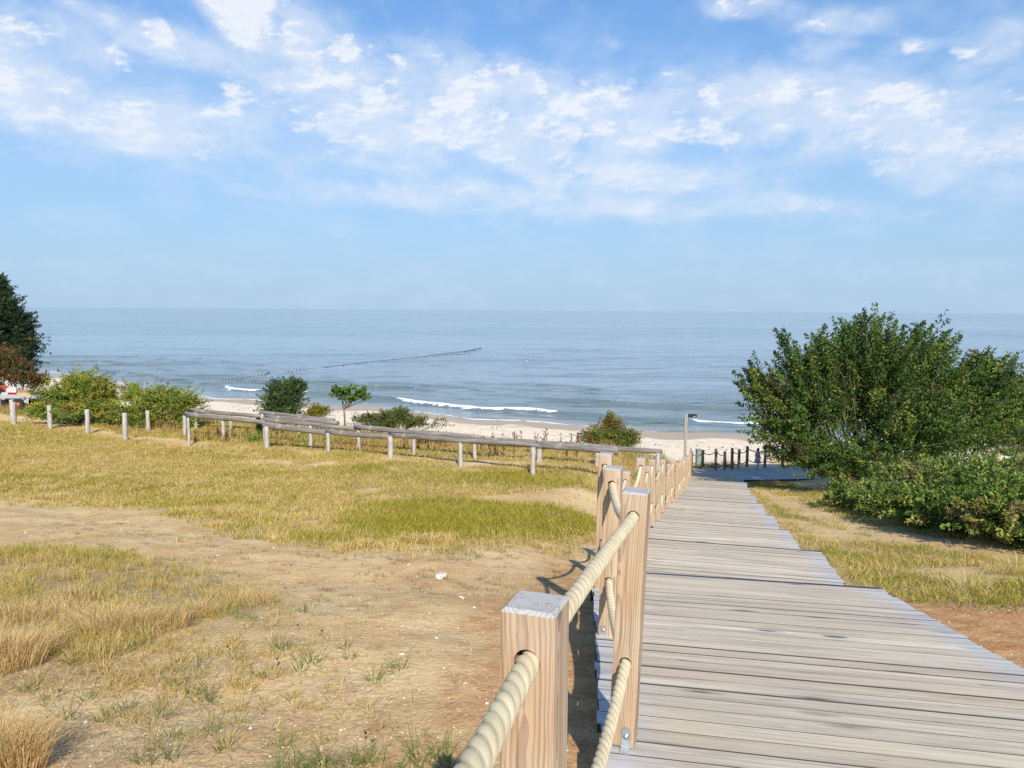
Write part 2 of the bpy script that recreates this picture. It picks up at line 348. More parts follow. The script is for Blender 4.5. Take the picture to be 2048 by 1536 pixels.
c = t.mix(t.math('MULTIPLY', t.math('MULTIPLY', t.mr(kd, .26, .15), t.math('GREATER_THAN', kc, .55)), .5), c, (.25, .2, .16))
c = t.mix(t.math('MULTIPLY', t.math('ADD', edge, t.math('MULTIPLY', t.math('SUBTRACT', st2, .5), 1.2), clamp=True), .75), c, t.mix(t.mr(st, .4, .62), (.55, .555, .565), (.36, .36, .375)))
nrm = t.bump(st, .6, .004); nrm = t.bump(st3, .35, .0015, nrm)
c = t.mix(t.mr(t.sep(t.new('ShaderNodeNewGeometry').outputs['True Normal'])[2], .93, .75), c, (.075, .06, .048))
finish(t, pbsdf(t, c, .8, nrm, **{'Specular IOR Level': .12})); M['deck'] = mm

# post wood: solid 3-D growth rings in object space
def postmat(name, c1, c2, c3, top, gs=44., greyed=0.):
    mm, t = mat(name); o = t.new('ShaderNodeTexCoord').outputs['Object']; rnd = t.new('ShaderNodeObjectInfo').outputs['Random']
    off = t.comb(t.math('MULTIPLY_ADD', rnd, .09, -.045), t.math('MULTIPLY_ADD', t.math('FRACT', t.math('MULTIPLY', rnd, 7.31)), .08, -.02), t.math('MULTIPLY', rnd, 9.))
    v = t.new('ShaderNodeVectorMath', {0: o, 1: off}, operation='ADD').outputs[0]
    v = t.mapping(v, sca=(1, 1, .10))
    wn = t.noise(t.mapping(v, sca=(1, 1, 5)), 7, 3, .5, col=True)
    v2 = t.new('ShaderNodeVectorMath', {0: v, 1: t.new('ShaderNodeVectorMath', {0: wn, 1: (.022, .022, .02)}, operation='MULTIPLY').outputs[0]}, operation='ADD').outputs[0]
    wv = t.new('ShaderNodeTexWave', {'Vector': v2, 'Scale': gs, 'Distortion': .8, 'Detail': 2., 'Detail Scale': 1.2}, wave_type='RINGS', rings_direction='Z', wave_profile='SAW').outputs[1]
    wv = t.sep(wv)[0] if False else wv
    fine = t.noise(t.mapping(o, sca=(60, 60, 1.6)), 1, 4, .7, .4); big = t.noise(t.mapping(o, sca=(16, 16, 1.2)), 1, 3, .6)
    bigr = t.noise(t.new('ShaderNodeVectorMath', {0: o, 1: off}, operation='ADD').outputs[0], 4.5, 3, .5)
    c = t.mix(t.mr(t.math('ADD', t.math('MULTIPLY', big, .6), t.math('MULTIPLY', bigr, .5)), .42, .68), c1, c2)
    c = t.mix(t.mr(wv, .35, .98, 0, .72), c, c3)
    c = t.mix(t.mr(fine, .5, .75, 0, .45), c, tuple(q * .55 for q in c3))
    c = t.mix(t.mr(fine, .45, .25, 0, .25), c, tuple(min(1, q * 1.3) for q in c1))
    ck = t.noise(t.mapping(o, sca=(34, 34, .9)), 1, 2, .5, .3); c = t.mix(t.mr(ck, .665, .69, 0, .8), c, (.10, .065, .045))
    kn = t.new('ShaderNodeTexVoronoi', {'Vector': t.mapping(o, loc=(3, 1, 0), sca=(9, 9, 2.6)), 'Scale': 1.})
    kk = t.math('MULTIPLY', t.mr(kn.outputs[0], .20, .12), t.math('GREATER_THAN', t.sep(kn.outputs[1])[1], .80))
    c = t.mix(kk, c, (.09, .06, .045))
    nz = t.sep(t.new('ShaderNodeNewGeometry').outputs['True Normal'])[2]
    tp = t.mr(nz, .35, .75); oz = t.sep(o)[2]
    tm = t.mix(t.mr(wv, .55, .95), top, tuple(q * .62 for q in top))
    tm = t.mix(t.mr(t.noise(o, 60, 3, .6), .62, .72), tm, tuple(q * .45 for q in top))
    c = t.mix(tp, c, tm)
    if greyed: c = t.mix(t.mr(t.noise(o, 3, 4, .6), .3, .7, greyed * .7, min(1, greyed * 1.2)), c, t.mix(t.mr(fine, .4, .65), (.50, .46, .41), (.29, .24, .20)))
    nrm = t.bump(t.math('ADD', t.math('MULTIPLY', fine, .6), t.math('MULTIPLY', wv, .4)), .45, .0025)
    finish(t, pbsdf(t, c, .75, nrm, **{'Specular IOR Level': .2})); return mm
M['post'] = postmat('post_wood', (.50, .365, .215), (.47, .265, .115), (.21, .105, .055), (.41, .41, .41), greyed=.30)
M['oldpost'] = postmat('old_post_wood', (.34, .225, .15), (.26, .16, .10), (.13, .08, .05), (.34, .28, .23))
M['bollard'] = postmat('bollard_wood', (.52, .49, .44), (.40, .37, .33), (.24, .21, .18), (.5, .49, .47), 30)
M['log'] = simple('log_wood', (.175, .15, .125), .9, var=.3, scale=6, bump=.01)
mm, t = mat('log_grain'); o = t.new('ShaderNodeTexCoord').outputs['Object']; n = t.noise(t.mapping(o, sca=(1.2, 14, 14)), 1, 6, .7); n2 = t.noise(o, 2.5, 5, .7)
c = t.mix(t.mr(n, .35, .68), (.27, .245, .215), (.12, .10, .085)); c = t.mix(t.mr(n2, .6, .72, 0, .6), c, (.40, .40, .33)); c = t.mix(t.mr(n2, .4, .3, 0, .5), c, (.16, .12, .08))
finish(t, pbsdf(t, c, .85, t.bump(n, .8, .012))); M['log'] = mm
# rope
mm, t = mat('rope'); o = t.new('ShaderNodeTexCoord').outputs['Object']; a = t.new('ShaderNodeAttribute', attribute_name='groove').outputs['Fac']
rc = t.new('ShaderNodeAttribute', attribute_name='rc').outputs['Vector']; n = t.noise(t.mapping(rc, sca=(14, 60, 1)), 1, 3, .6); n2 = t.noise(o, 18, 3, .5)
c = t.mix(t.mr(n2, .3, .7), (.58, .49, .31), (.70, .61, .41)); c = t.mix(t.mr(n, .42, .62, 0, .34), c, (.40, .32, .18)); c = t.mix(t.mr(t.noise(o, 7, 4, .6), .5, .7, 0, .18), c, (.38, .33, .25))
c = t.mix(t.mr(a, .0, .5, .5, 0), c, (.36, .28, .13))
finish(t, pbsdf(t, c, .85, t.bump(n, .6, .0016))); M['rope'] = mm
M['oldrope'] = simple('old_rope', (.20, .14, .085), .9, var=.2, scale=40)
# ------------------------------------------------------------------ ground and beach (one sheet, fanned so near ground is finer)
def fan(y0, rows, tanw, cols):
    d_ = np.array(rows); u = np.linspace(-tanw, tanw, cols)
    X = d_[:, None] * u[None, :]; Y = np.repeat((d_ + y0)[:, None], cols, 1)
    i = np.arange(len(d_) - 1)[:, None] * cols + np.arange(cols - 1)[None, :]
    Q = np.stack([i, i + 1, i + cols + 1, i + cols], -1).reshape(-1, 4); return X.ravel(), Y.ravel(), Q
rows = [3.]
while rows[-1] < 108: rows.append(rows[-1] + max(.03, rows[-1] * .0052))
X, Y, Q = fan(-8., rows, .98, 560)
Z = ground_z(X, Y)
gr, gn, pt, lp, rs = masks(X, Y)
xw = np.interp(Y, WY, WX)
crest = 26.5 + np.clip(-(X + 2) * .55, -1.5, 14); cb = sm(-3.4, -1.2, X - xw); crest = crest * (1 - cb) + (35.5 + (X > xw + 3) * 5) * cb
beach = sm(1.0, 4.5, Y - crest + (fb(X * .8, Y * .8, 3) - .5) * 3)
s_ = shore(X) - Y; wet = sm(5.2, 4.2, s_ + (fb(X * .35, Y * .35, 3) - .5) * 3.4)
gr = gr * (1 - sm(.3, .9, beach))
red = .22 * sm(.42, .62, fb(X * 1.1 + 30, Y * 1.1, 3)) * (Y < 9) + sm(1.0, 1.5, X - xw) * sm(6.0, 3.5, X - xw - 1.3) * sm(7.4, 6.4, Y) * 1.1 + .35 * sm(.52, .7, fb(X * .7 + 9, Y * .7 + 3, 3)) * (Y < 14)
red = red + .5 * sm(.9, .3, np.abs(X - (xw - 1.5))) * (Y < 9)
V = np.stack([X, Y, Z], -1); fb_ = beach[Q].mean(1) > .5
for nm, sel, kind in (('ground', ~fb_, 'structure'), ('beach', fb_, 'structure')):
    Qs = Q[sel]; used, inv = np.unique(Qs, return_inverse=True)
    o = npmesh(nm, V[used], inv.reshape(-1, 4), M['ground'], smooth=True,
               attrs={'grass': gr[used], 'beach': beach[used], 'wet': wet[used], 'red': np.clip(red, 0, 1)[used]})
    tag(o, 'sandy slope of dry grass and bare soil falling towards the sea' if nm == 'ground' else 'pale sand beach curving along the water with a darker wet edge', 'ground' if nm == 'ground' else 'beach', None, kind)

# ------------------------------------------------------------------ sea
rows = [50.]
while rows[-1] < 45000: rows.append(rows[-1] * (1.0036 if rows[-1] < 230 else 1.03))
X, Y, Q = fan(-8., rows, 1.15, 620)
SEA = -9.2
so = Y - shore(X); Z = np.zeros_like(X); foam = np.zeros_like(X)
fade = sm(225, 90, Y)
wv_n = fb(X * .10 + 3, Y * .36, 3); Z += fade * ((fb(X * .10, Y * .42, 4) - .5) * .26 + .10 * sm(.5, .66, wv_n)) * sm(-1, 14, so) + fade * (fb(X * .35 + 40, Y * 1.5, 3) - .5) * .10 * sm(-2, 5, so)
def ridge(s0, ws, wb, amp, seed, cut, lo=-1.):
    global Z
    c0 = s0 + (fb(X * .05 + seed, X * 0 + seed, 2) - .5) * 5; q = so - c0
    md = np.clip(sm(cut, cut + .14, fb(X * .055 + seed * 3, X * 0 + 2.7 * seed, 2)), max(lo, 0), 1)
    w_ = np.where(q < 0, ws, wb); Z = Z + amp * md * (1 - .35 * (seed == 1.3)) * np.exp(-(q / w_) ** 2); return q, md
q, md = ridge(7.2, .55, 1.9, .46, 1.3, .30, .55)
segs = np.zeros_like(X)
for a, b in ((-12.5, 5), (-34, -27.2), (-24, -21.2), (14.2, 26)): segs = np.maximum(segs, sm(a, a + 1.5, X) * sm(b, b - 1.5, X))
foam = segs * np.exp(-((q + .1) / .36) ** 2) * .72 + segs * sm(1.6, .2, q) * sm(-.4, .3, q) * .30 + segs * sm(-2.4, -.5, q) * sm(.2, -.4, q) * .20
ridge(15.8, .7, 2.2, .34, 4.1, .40); ridge(22, .8, 2.2, .26, 9.7, .45); ridge(29.5, 1, 2.6, .26, 12.9, .44); ridge(38, 1, 2.6, .24, 6.3, .46); ridge(3.2, .5, 1.2, .12, 2.2, .35)
wash = np.exp(-((so - .35 - (fb(X * .6, X * 0, 3) - .5) * .8) / .24) ** 2) * sm(.25, .5, fb(X * .13 + 3, X * 0 + 5, 2)) * 1.1
foam = np.clip(np.maximum(foam, wash), 0, 1.3)
V = np.stack([X, Y, SEA + Z * sm(-3, 2, so)], -1)
mm, t = mat('sea_water'); g = t.new('ShaderNodeNewGeometry').outputs['Position']
fo = t.new('ShaderNodeAttribute', attribute_name='foam').outputs['Fac']; sh = t.new('ShaderNodeAttribute', attribute_name='offshore').outputs['Fac']
h1 = t.noise(t.mapping(g, sca=(.12, .42, 1)), 1, 5, .6); h2 = t.noise(t.mapping(g, sca=(.9, 2.4, 1)), 1, 4, .62); h3 = t.noise(t.mapping(g, sca=(.022, .075, 1)), 1, 5, .6)
k1 = t.mr(h1, .56, .72); k3 = t.mr(h3, .56, .70)
nrm = t.bump(k3, .6, 1.1); nrm = t.bump(t.math('ADD', t.math('MULTIPLY', h1, .5), k1), .7, .25, nrm); nrm = t.bump(h2, .5, .03, nrm)
band = t.noise(t.mapping(g, sca=(.0022, .012, 1)), 1, 4, .6)
c = t.mix(t.mr(band, .38, .62), (.16, .215, .26), (.22, .28, .32))
c = t.mix(t.mr(sh, 45, 5), c, (.135, .175, .175)); c = t.mix(t.mr(sh, 4.5, 0), c, (.27, .25, .19))
ft = t.noise(t.mapping(g, sca=(.55, 1.3, 1)), 1., 7, .75)
fa = t.mr(t.math('ADD', fo, t.math('MULTIPLY', t.math('SUBTRACT', ft, .5), 2.6)), .42, .70)
wtr = pbsdf(t, c, .13, nrm, IOR=1.333)
fm = pbsdf(t, (.86, .88, .88), .8, t.bump(ft, .8, .15))
finish(t, t.new('ShaderNodeMixShader', {0: fa, 1: wtr.outputs[0], 2: fm.outputs[0]}).outputs[0])
o = npmesh('sea', V, Q, mm, smooth=True, attrs={'foam': foam, 'offshore': so}); tag(o, 'calm pale blue sea with small breaking waves along the shore', 'sea', None, 'structure')

# ------------------------------------------------------------------ boardwalk
def pl0(x, y): return -(1.302 + .145 * y + .019 * x)
R_ = [(3.0, 6.0, 2.23), (3.66, 8.8, 2.818), (4.35, 11.7, 3.41), (5.12, 14.6, 3.96), (6.06, 18.1, 4.62), (7.05, 21.7, 5.3), (7.9, 25, 5.88), (8.92, 28.5, 6.46), (9.94, 32.5, 7.05)]
L_ = [(.71, 6.5, 2.25)] + [(x - 2.28, y + .56, z) for x, y, z in R_[1:]]
def V3(x, y, z): return np.array([x, y, z], float)
secs = [(V3(-.065, -1.5, pl0(-.065, -1.5)), V3(2.224, -2.0, pl0(2.224, -2.0)), V3(.71, 6.5, pl0(.71, 6.5)), V3(3.0, 6.0, pl0(3.0, 6.0)))]
for k in range(8):
    l0, r0, l1, r1 = L_[k], R_[k], L_[k + 1], R_[k + 1]; ln = r1[1] - r0[1]; s0 = -(r1[2] - .09 * ln)
    secs.append((V3(l0[0], l0[1] + .03, s0), V3(r0[0], r0[1] + .03, s0), V3(l1[0], l1[1], -l1[2]), V3(r1[0], r1[1], -r1[2])))
bw = tag(empty('boardwalk', (1.4, .5, -1.6)), 'pale plank boardwalk stepping down the slope to the beach', 'boardwalk')
bw_off = V3(1.4, .5, -1.6)
PT = .045
def planks(mb, c, prng, w_=.142, gap=.005, edge_j=.006):
    l0, r0, l1, r1 = [q - bw_off for q in c]; n = max(1, round(np.linalg.norm(r1 - r0) / w_)); fr = [0, .08, .2, .5, .8, .92, 1]
    for i in range(n):
        g = gap * (.5 + prng.random()) / np.linalg.norm(r1 - r0); t0, t1 = i / n, (i + 1) / n - g
        zj = prng.normal() * .0012; tl = prng.normal() * .0012; e0, e1 = prng.normal(size=2) * edge_j
        rnd = prng.random(); V = []; gc = []; W = np.linalg.norm(r0 - l0)
        for f_ in fr:
            a = l0 + (r0 - l0) * (f_ + (e0 / W if f_ == 0 else e1 / W if f_ == 1 else 0)); b = l1 + (r1 - l1) * (f_ + (e0 / W if f_ == 0 else e1 / W if f_ == 1 else 0))
            p, q = a + (b - a) * t0, a + (b - a) * t1; dn = V3(0, 0, PT); ch = .0025; dr = (q - p) / np.linalg.norm(q - p) * ch; wd = np.linalg.norm(q - p)
            up_ = V3(0, 0, zj); dz = V3(0, 0, tl)
            V += [p - dn, p - V3(0, 0, ch) + up_ - dz, p + dr + up_ - dz, q - dr + up_ + dz, q - V3(0, 0, ch) + up_ + dz, q - dn]
            u = f_ * W; v = i * 3.713 + rnd * 40
            gc += [(u, v - .05, rnd), (u, v - .004, rnd), (u, v, rnd), (u, v + wd, rnd), (u, v + wd + .004, rnd), (u, v + wd + .05, rnd)]
        Fs = [(j * 6 + a, j * 6 + (a + 1) % 6, (j + 1) * 6 + (a + 1) % 6, (j + 1) * 6 + a) for j in range(len(fr) - 1) for a in range(6)]
        Fs += [(5, 4, 3, 2, 1, 0), tuple(6 * (len(fr) - 1) + a for a in range(6))]
        mb.add(V, Fs, gc)
prng = np.random.default_rng(11)
for k, c in enumerate(secs):
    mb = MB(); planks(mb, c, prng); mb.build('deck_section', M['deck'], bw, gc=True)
    # dark anti-slip nosing along the lower edge of the section
    if k < 8:
        a, b = c[2] - bw_off, c[3] - bw_off; e = (c[2] - c[0]) / np.linalg.norm(c[2] - c[0]); wn = .075 if k == 0 else .045
        mb = MB(); q_ = [a - e * .0, b - e * .0, b + e * wn, a + e * wn]; mb.hexa([p_ - V3(0, 0, .05) for p_ in q_] + [p_ - V3(0, 0, .002) for p_ in q_]); mb.build('nosing', M['dark'], bw)
    if k:   # half-height step in front of the section
        pv = secs[k - 1]; drop = pv[2][2] - c[0][2]; zz = c[0][2] + drop * .5
        d_ = (c[2] - c[0]) / np.linalg.norm(c[2] - c[0])
        st = [V3(*(q[:2]), zz) for q in (c[0], c[1], c[0] + d_ * .30, c[1] + d_ * .30)]
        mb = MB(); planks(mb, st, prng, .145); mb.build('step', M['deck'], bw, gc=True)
        mb = MB(); a, b = c[0] - bw_off, c[1] - bw_off; e = V3(d_[0], d_[1], 0) * .03
        mb.hexa([V3(*(q[:2]), z_ ) for z_ in (c[0][2] - 1.6 * 0 - bw_off[2] - .02, pv[2][2] - bw_off[2] - PT - .003) for q in (a - e * 2, b - e * 2, b - e, a - e)])
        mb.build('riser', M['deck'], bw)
    for sidx in (0, 1):
        a, b = (c[0], c[2]) if sidx == 0 else (c[1], c[3]); sg = 1 if sidx == 0 else -1
        a = a - bw_off + V3(.03 * sg, 0, -PT - .002); b = b - bw_off + V3(.03 * sg, 0, -PT - .002); wv_ = V3(.05 * sg, 0, 0); hh = V3(0, 0, .17)
        mb = MB(); q = [a - hh, a + wv_ - hh, b + wv_ - hh, b - hh, a, a + wv_, b + wv_, b]
        mb.hexa(q, [(0, 0, .2), (0, .05, .2), (3, .05, .2), (3, 0, .2), (0, .2, .2), (0, .25, .2), (3, .25, .2), (3, .2, .2)]); mb.build('stringer', M['oldpost'], bw)
    # support blocks down into the ground
    for f_ in ((.12, .5, .88) if k else (.35, .62, .9)):
        for sidx in (0, 1):
            a, b = (c[0], c[2]) if sidx == 0 else (c[1], c[3]); q = a + (b - a) * f_ - bw_off; sg = 1 if sidx == 0 else -1
            mb = MB(); mb.box((q[0] + .15 * sg, q[1], q[2] - .45), (.09, .09, .75), .2); mb.build('support', M['oldpost'], bw)
# lower walkway turning right along the beach
lw = [(V3(7.62, 33.1, -7.2), V3(9.96, 32.55, -7.2), V3(8.25, 35.1, -7.32), V3(10.2, 33.05, -7.24))]
lower = tag(empty('beach_walkway', (9.5, 34, -7.3)), 'grey weathered plank walkway turning right at the foot of the boardwalk', 'walkway')
def planks2(mb, A, B, C, D, n, prng):      # A-B near edge, C-D far edge; planks run from near to far
    for i in range(n):
        t0, t1 = i / n, (i + 1) / n - .05 / n; p = [A + (B - A) * t0, A + (B - A) * t1, C + (D - C) * t1, C + (D - C) * t0]; p = [q - V3(9.5, 34, -7.3) for q in p]; r = prng.random(); v = r * 50 + i * 2.3
        dn = V3(0, 0, PT); mb.hexa([q - dn for q in p] + p, [(0, v, r), (0, v + .14, r), (.3, v + .14, r), (.3, v, r)] * 2)
mb = MB(); planks2(mb, V3(9.98, 32.6, -7.27), V3(16.5, 34.3, -7.5), V3(8.35, 35.15, -7.3), V3(15.6, 36.7, -7.5), 52, prng)
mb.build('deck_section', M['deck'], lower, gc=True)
mb = MB(); planks2(mb, V3(7.62, 33.12, -7.2), V3(9.93, 32.62, -7.2), V3(8.2, 35.2, -7.3), V3(8.34, 35.18, -7.3), 14, prng)
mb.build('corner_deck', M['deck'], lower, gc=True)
for a, b in ((V3(9.98, 32.6, -7.27), V3(16.5, 34.3, -7.5)), (V3(8.35, 35.1, -7.3), V3(15.6, 36.65, -7.5))):
    mb = MB(); q = [a, b, b + V3(0, .05, 0), a + V3(0, .05, 0)]; o_ = V3(9.5, 34, -7.3) + V3(0, -.03, PT + .002)
    mb.hexa([p - o_ - V3(0, 0, .16) for p in q] + [p - o_ for p in q]); mb.build('stringer', M['oldpost'], lower)

# ------------------------------------------------------------------ rope fence
def post_mesh(name, length, mat_, w_=.102, holes=(.095, .685), rough=False):
    bm = bmesh.new(); bmesh.ops.create_cube(bm, size=1)
    for v in bm.verts: v.co = Vector((v.co.x * w_, v.co.y * w_, (v.co.z - .5) * length))
    bmesh.ops.bevel(bm, geom=[e for e in bm.edges if all(v.co.z > -.01 for v in e.verts)], offset=.007, segments=1, affect='EDGES')
    bmesh.ops.bevel(bm, geom=[e for e in bm.edges if abs(e.verts[0].co.z - e.verts[1].co.z) > .5], offset=.003, segments=2, affect='EDGES')
    me = bpy.data.meshes.new(name); bm.to_mesh(me); bm.free(); me.materials.append(mat_)
    o = bpy.data.objects.new('tmp', me); link(o); cut = []
    for hz in holes:
        cb = bmesh.new(); bmesh.ops.create_cone(cb, cap_ends=True, segments=28, radius1=.0245, radius2=.0245, depth=.4, matrix=Matrix.Translation((0, 0, -hz)) @ Matrix.Rotation(math.pi / 2, 4, 'X'))
        cm = bpy.data.meshes.new('c'); cb.to_mesh(cm); cb.free(); co = bpy.data.objects.new('cut', cm); link(co); cut.append(co)
        md = o.modifiers.new('b', 'BOOLEAN'); md.object = co; md.operation = 'DIFFERENCE'; md.solver = 'EXACT'
    dg = bpy.context.evaluated_depsgraph_get(); dg.update(); me2 = bpy.data.meshes.new_from_object(o.evaluated_get(dg)); me2.name = name
    for co in cut: bpy.data.objects.remove(co)
    bpy.data.objects.remove(o); me2.materials.clear(); me2.materials.append(mat_); return me2
PM = post_mesh('post', 1.03, M['post']); PML = post_mesh('post_long', 1.32, M['post'])
fence = tag(empty('rope_fence', (.2, 1, -1.6)), 'new pale timber posts with thick cream ropes along the boardwalk', 'rope fence')
fo_ = V3(.2, 1, -1.6)
def bracket(parent, x, y, z, up=.085, plate=.036, face=1):
    mb = MB(); pr = []; n = 8
    for j in range(n + 1): a = math.pi * j / n; pr.append((math.cos(a) * plate / 2, up - plate / 2 + math.sin(a) * plate / 2))
    pr = [(plate / 2, 0)] + pr + [(-plate / 2, 0)]; N = len(pr)
    V = [(x + p[0], y, z + p[1]) for p in pr] + [(x + p[0], y - .004, z + p[1]) for p in pr]
    mb.add(V, [tuple(range(N)), tuple(range(2 * N - 1, N - 1, -1))] + [(i, i + N, (i + 1) % N + N, (i + 1) % N) for i in range(N)])
    mb.box((x, y - .03, z + .002), (plate, .055, .004))
    mb.tube([(x, y - .004, z + up * .55), (x, y - .007, z + up * .55)], .011, 12); mb.tube([(x, y - .007, z + up * .55), (x, y - .013, z + up * .55)], .0065, 6)
    return mb.build('bracket', M['galv'], parent)
posts = [(-.30, -.35, pl0(-.36, -.35) + 1.0, .24, 1, 0), (.046, 1.36, -.532, .33, 1, 0.0), (.487, 2.93, -.695, .30, 0, .03), (.61, 4.5, -.93, .27, 0, .016), (.725, 5.8, -1.09, .25, 1, .012)]
prs = np.random.default_rng(5)
def left_edge(k, f_): a, b = secs[k][0], secs[k][2]; return a + (b - a) * f_
for k in range(1, 9):
    for f_ in (.44, .80):
        q = left_edge(k, f_); dd = secs[k][2] - secs[k][0]; hd = math.atan2(dd[0], dd[1])
        inset = .24 if k > 1 else .17 + .1 * (f_ > .5)
        posts.append((q[0] + inset, q[1] + prs.normal() * .04, q[2] + 1.05 + prs.normal() * .012, hd + prs.normal() * .02, 0, prs.normal() * .008))
posts.append((8.05, 33.9, -7.22 + 1.05, .25, 0, 0))
PO = []
for i, (x, y, zt, hd, lng, lean) in enumerate(posts):
    o = bpy.data.objects.new('post', PML if lng else PM); link(o, fence); o.location = Vector((x, y, zt)) - Vector(fo_)
    o.rotation_euler = (prs.normal() * .006, lean, -hd); PO.append(o)
    L = 1.32 if lng else 1.03
    if i == 2: bracket(o, .018, -.0513, -L)
    elif i == 4:
        mb = MB(); mb.box((-.052, -.02, -L + .10), (.006, .075, .2)); mb.tube([(-.055, -.02, -L + .14), (-.064, -.02, -L + .14)], .009, 8); mb.build('bracket', M['galv'], o)
    elif not lng and i < 12: bracket(o, prs.choice([-.02, .02]), -.0513, -L, .07)
mb = MB(); mb.box((1.02 - 0, 6.1, 0), (0, 0, 0))
def rope_mesh(name, holes, R, parent, off, near, mat_, pitch=.125, sags=None, seg_far=.05):
    # holes: list of (entry, exit) points; catenary between
    path = []
    for i in range(len(holes)):
        e0, e1 = holes[i]; path.append((e0, True)); path.append((e1, True))
        if i + 1 < len(holes):
            a, b = e1, holes[i + 1][0]; sg = sags[i]; n = 14
            for j in range(1, n): u = j / n; path.append((a + (b - a) * u - V3(0, 0, 4 * sg * u * (1 - u)), False))
    P_ = np.array([p for p, _ in path]); 
    for _ in range(1): P_[1:-1] = P_[1:-1] * .6 + (P_[:-2] + P_[2:]) * .2
    cum = np.r_[0, np.cumsum(np.linalg.norm(np.diff(P_, axis=0), axis=1))]
    ss = [0.]
    while ss[-1] < cum[-1]:
        y_ = np.interp(ss[-1], cum, P_[:, 1]); ss.append(ss[-1] + (.006 if y_ < near else .012 if y_ < near * 2.5 else seg_far))
    ss = np.array(ss[:-1]); C_ = np.stack([np.interp(ss, cum, P_[:, i]) for i in range(3)], -1)
    k_ = 5
    T = np.gradient(C_, axis=0); T /= np.linalg.norm(T, axis=1)[:, None] + 1e-9
    Sd = np.cross(T, [0, 0, 1.]); Sd /= np.linalg.norm(Sd, axis=1)[:, None]; U = np.cross(Sd, T)
    n = 30 if near > 0 else 10; ph = np.linspace(0, 2 * math.pi, n, endpoint=False); tw = 2 * math.pi / pitch
    yy = C_[:, 1:2]; lob = np.abs(np.cos(1.5 * (ph[None, :] - tw * ss[:, None]))); amp = np.clip((near * 2.5 + 2 - yy) / 3, 0, 1) * .26 if near > 0 else 0 * yy
    fz = 1 + .012 * np.sin(ss[:, None] * 47 + 2 * ph[None, :])
    rr = R * (1 - amp + amp * lob ** .75) * fz
    V = C_[:, None, :] + rr[..., None] * (np.cos(ph)[None, :, None] * Sd[:, None, :] + np.sin(ph)[None, :, None] * U[:, None, :])
    m_ = len(ss); i = np.arange(m_ - 1)[:, None] * n; j = np.arange(n)[None, :]; j2 = (j + 1) % n
    Q = np.stack([i + j, i + n + j, i + n + j2, i + j2], -1).reshape(-1, 4)
    gv = np.where(amp > 0, lob, 1).ravel(); phm = ph[None, :] - tw * ss[:, None]; rcv = np.stack([np.cos(phm) + .3 * np.sin(3 * phm), np.sin(phm) * 1.0 + 0 * phm, 0 * phm + ss[:, None] * 3.], -1).reshape(-1, 3)
    return npmesh(name, V.reshape(-1, 3) - off, Q, mat_, parent, smooth=True, attrs={'groove': gv, 'rc': rcv})
bpy.context.view_layer.update()
def hole_pts(z):
    out = []
    for o in PO:
        mw = Matrix.Translation(Vector(fo_)) @ Matrix.Translation(o.location) @ o.rotation_euler.to_matrix().to_4x4()
        out.append((np.array(mw @ Vector((0, -.05, z))), np.array(mw @ Vector((0, .05, z)))))
    return out
sg = [.03, -.004, .10, .10] + list(prs.uniform(.10, .19, 20)); sg2 = [.03, .07, .12, .1] + list(prs.uniform(.10, .19, 20))
rope_mesh('rope', hole_pts(-.099), .0222, fence, fo_, 5.2, M['rope'], sags=sg)
rope_mesh('rope', hole_pts(-.689), .0222, fence, fo_, 5.2, M['rope'], sags=sg2)

# older dark rope fence along the beach walkway
PD = post_mesh('post', 1.0, M['oldpost'], .10, ())
def old_fence(lbl, pts, offx):
    e = tag(empty('rope_fence', (pts[0][0], pts[0][1], -7.3)), lbl, 'rope fence'); of = V3(pts[0][0], pts[0][1], -7.3); hp = []
    for x, y, h_, ln in pts:
        o = bpy.data.objects.new('post', PD); link(o, e); o.location = (x - of[0], y - of[1], h_); o.rotation_euler = (0, ln, .2); hp.append((x, y, -7.3 + h_))
    for dz in (-.1, -.62):
        mb = MB()
        for (a, b) in zip(hp[:-1], hp[1:]):
            a = V3(a[0], a[1] - .055, a[2] + dz) - of; b = V3(b[0], b[1] - .055, b[2] + dz) - of
            n = 10; mb.tube([a + (b - a) * (i / n) - V3(0, 0, .55 * (i / n) * (1 - i / n)) for i in range(n + 1)], .021, 8)
        mb.build('rope', M['oldrope'], e)
    return e
A1 = lambda px, py, d_: at_y(px, py, d_)
pts = [(8.14, 34.1, 1.0, 0), (8.85, 34.9, .92, .01), (9.47, 34.95, .98, .0), (9.92, 35.1, .82, -.01)]
old_fence('short run of four brown posts and rope between the boardwalk end and beach opening', pts, 0)
pts = [(10.30, 35.25, .95, -.02), (10.78, 35.75, .82, 0), (11.15, 35.7, .97, 0), (12.1, 36.0, .85, 0), (13.0, 36.2, .95, 0), (14.2, 36.5, .85, 0), (15.3, 36.75, .95, 0)]
old_fence('brown posts and rope running from the beach opening in behind the large bush', pts, 0)
# ------------------------------------------------------------------ log rail fences and bollards
def rot_x_to(v):
    return Vector(v).to_track_quat('X', 'Z').to_euler()
def log(name, a, b, r, parent, off, mat_, seed=0):
    a, b = np.array(a), np.array(b); L = np.linalg.norm(b - a); q = np.random.default_rng(seed)
    n = max(3, int(L / .35)); mb = MB(); ph = q.uniform(0, 6, 3); sw = q.uniform(-.02, .02)
    pts = [(-.0 + L * i / n, math.sin(i * .9 + ph[0]) * .008 + sw * math.sin(math.pi * i / n), math.sin(i * .7 + ph[1]) * .008) for i in range(n + 1)]
    pts = [(-.012, 0, 0)] + pts + [(L + .012, 0, 0)]
    rr = [r * .8] + [r * (1.04 - .10 * i / n + .035 * q.normal()) for i in range(n + 1)] + [r * .78]
    mb.tube(pts, rr, 12); o = mb.build(name, mat_, parent)
    o.location = Vector(a - off); o.rotation_euler = rot_x_to(b - a); return o
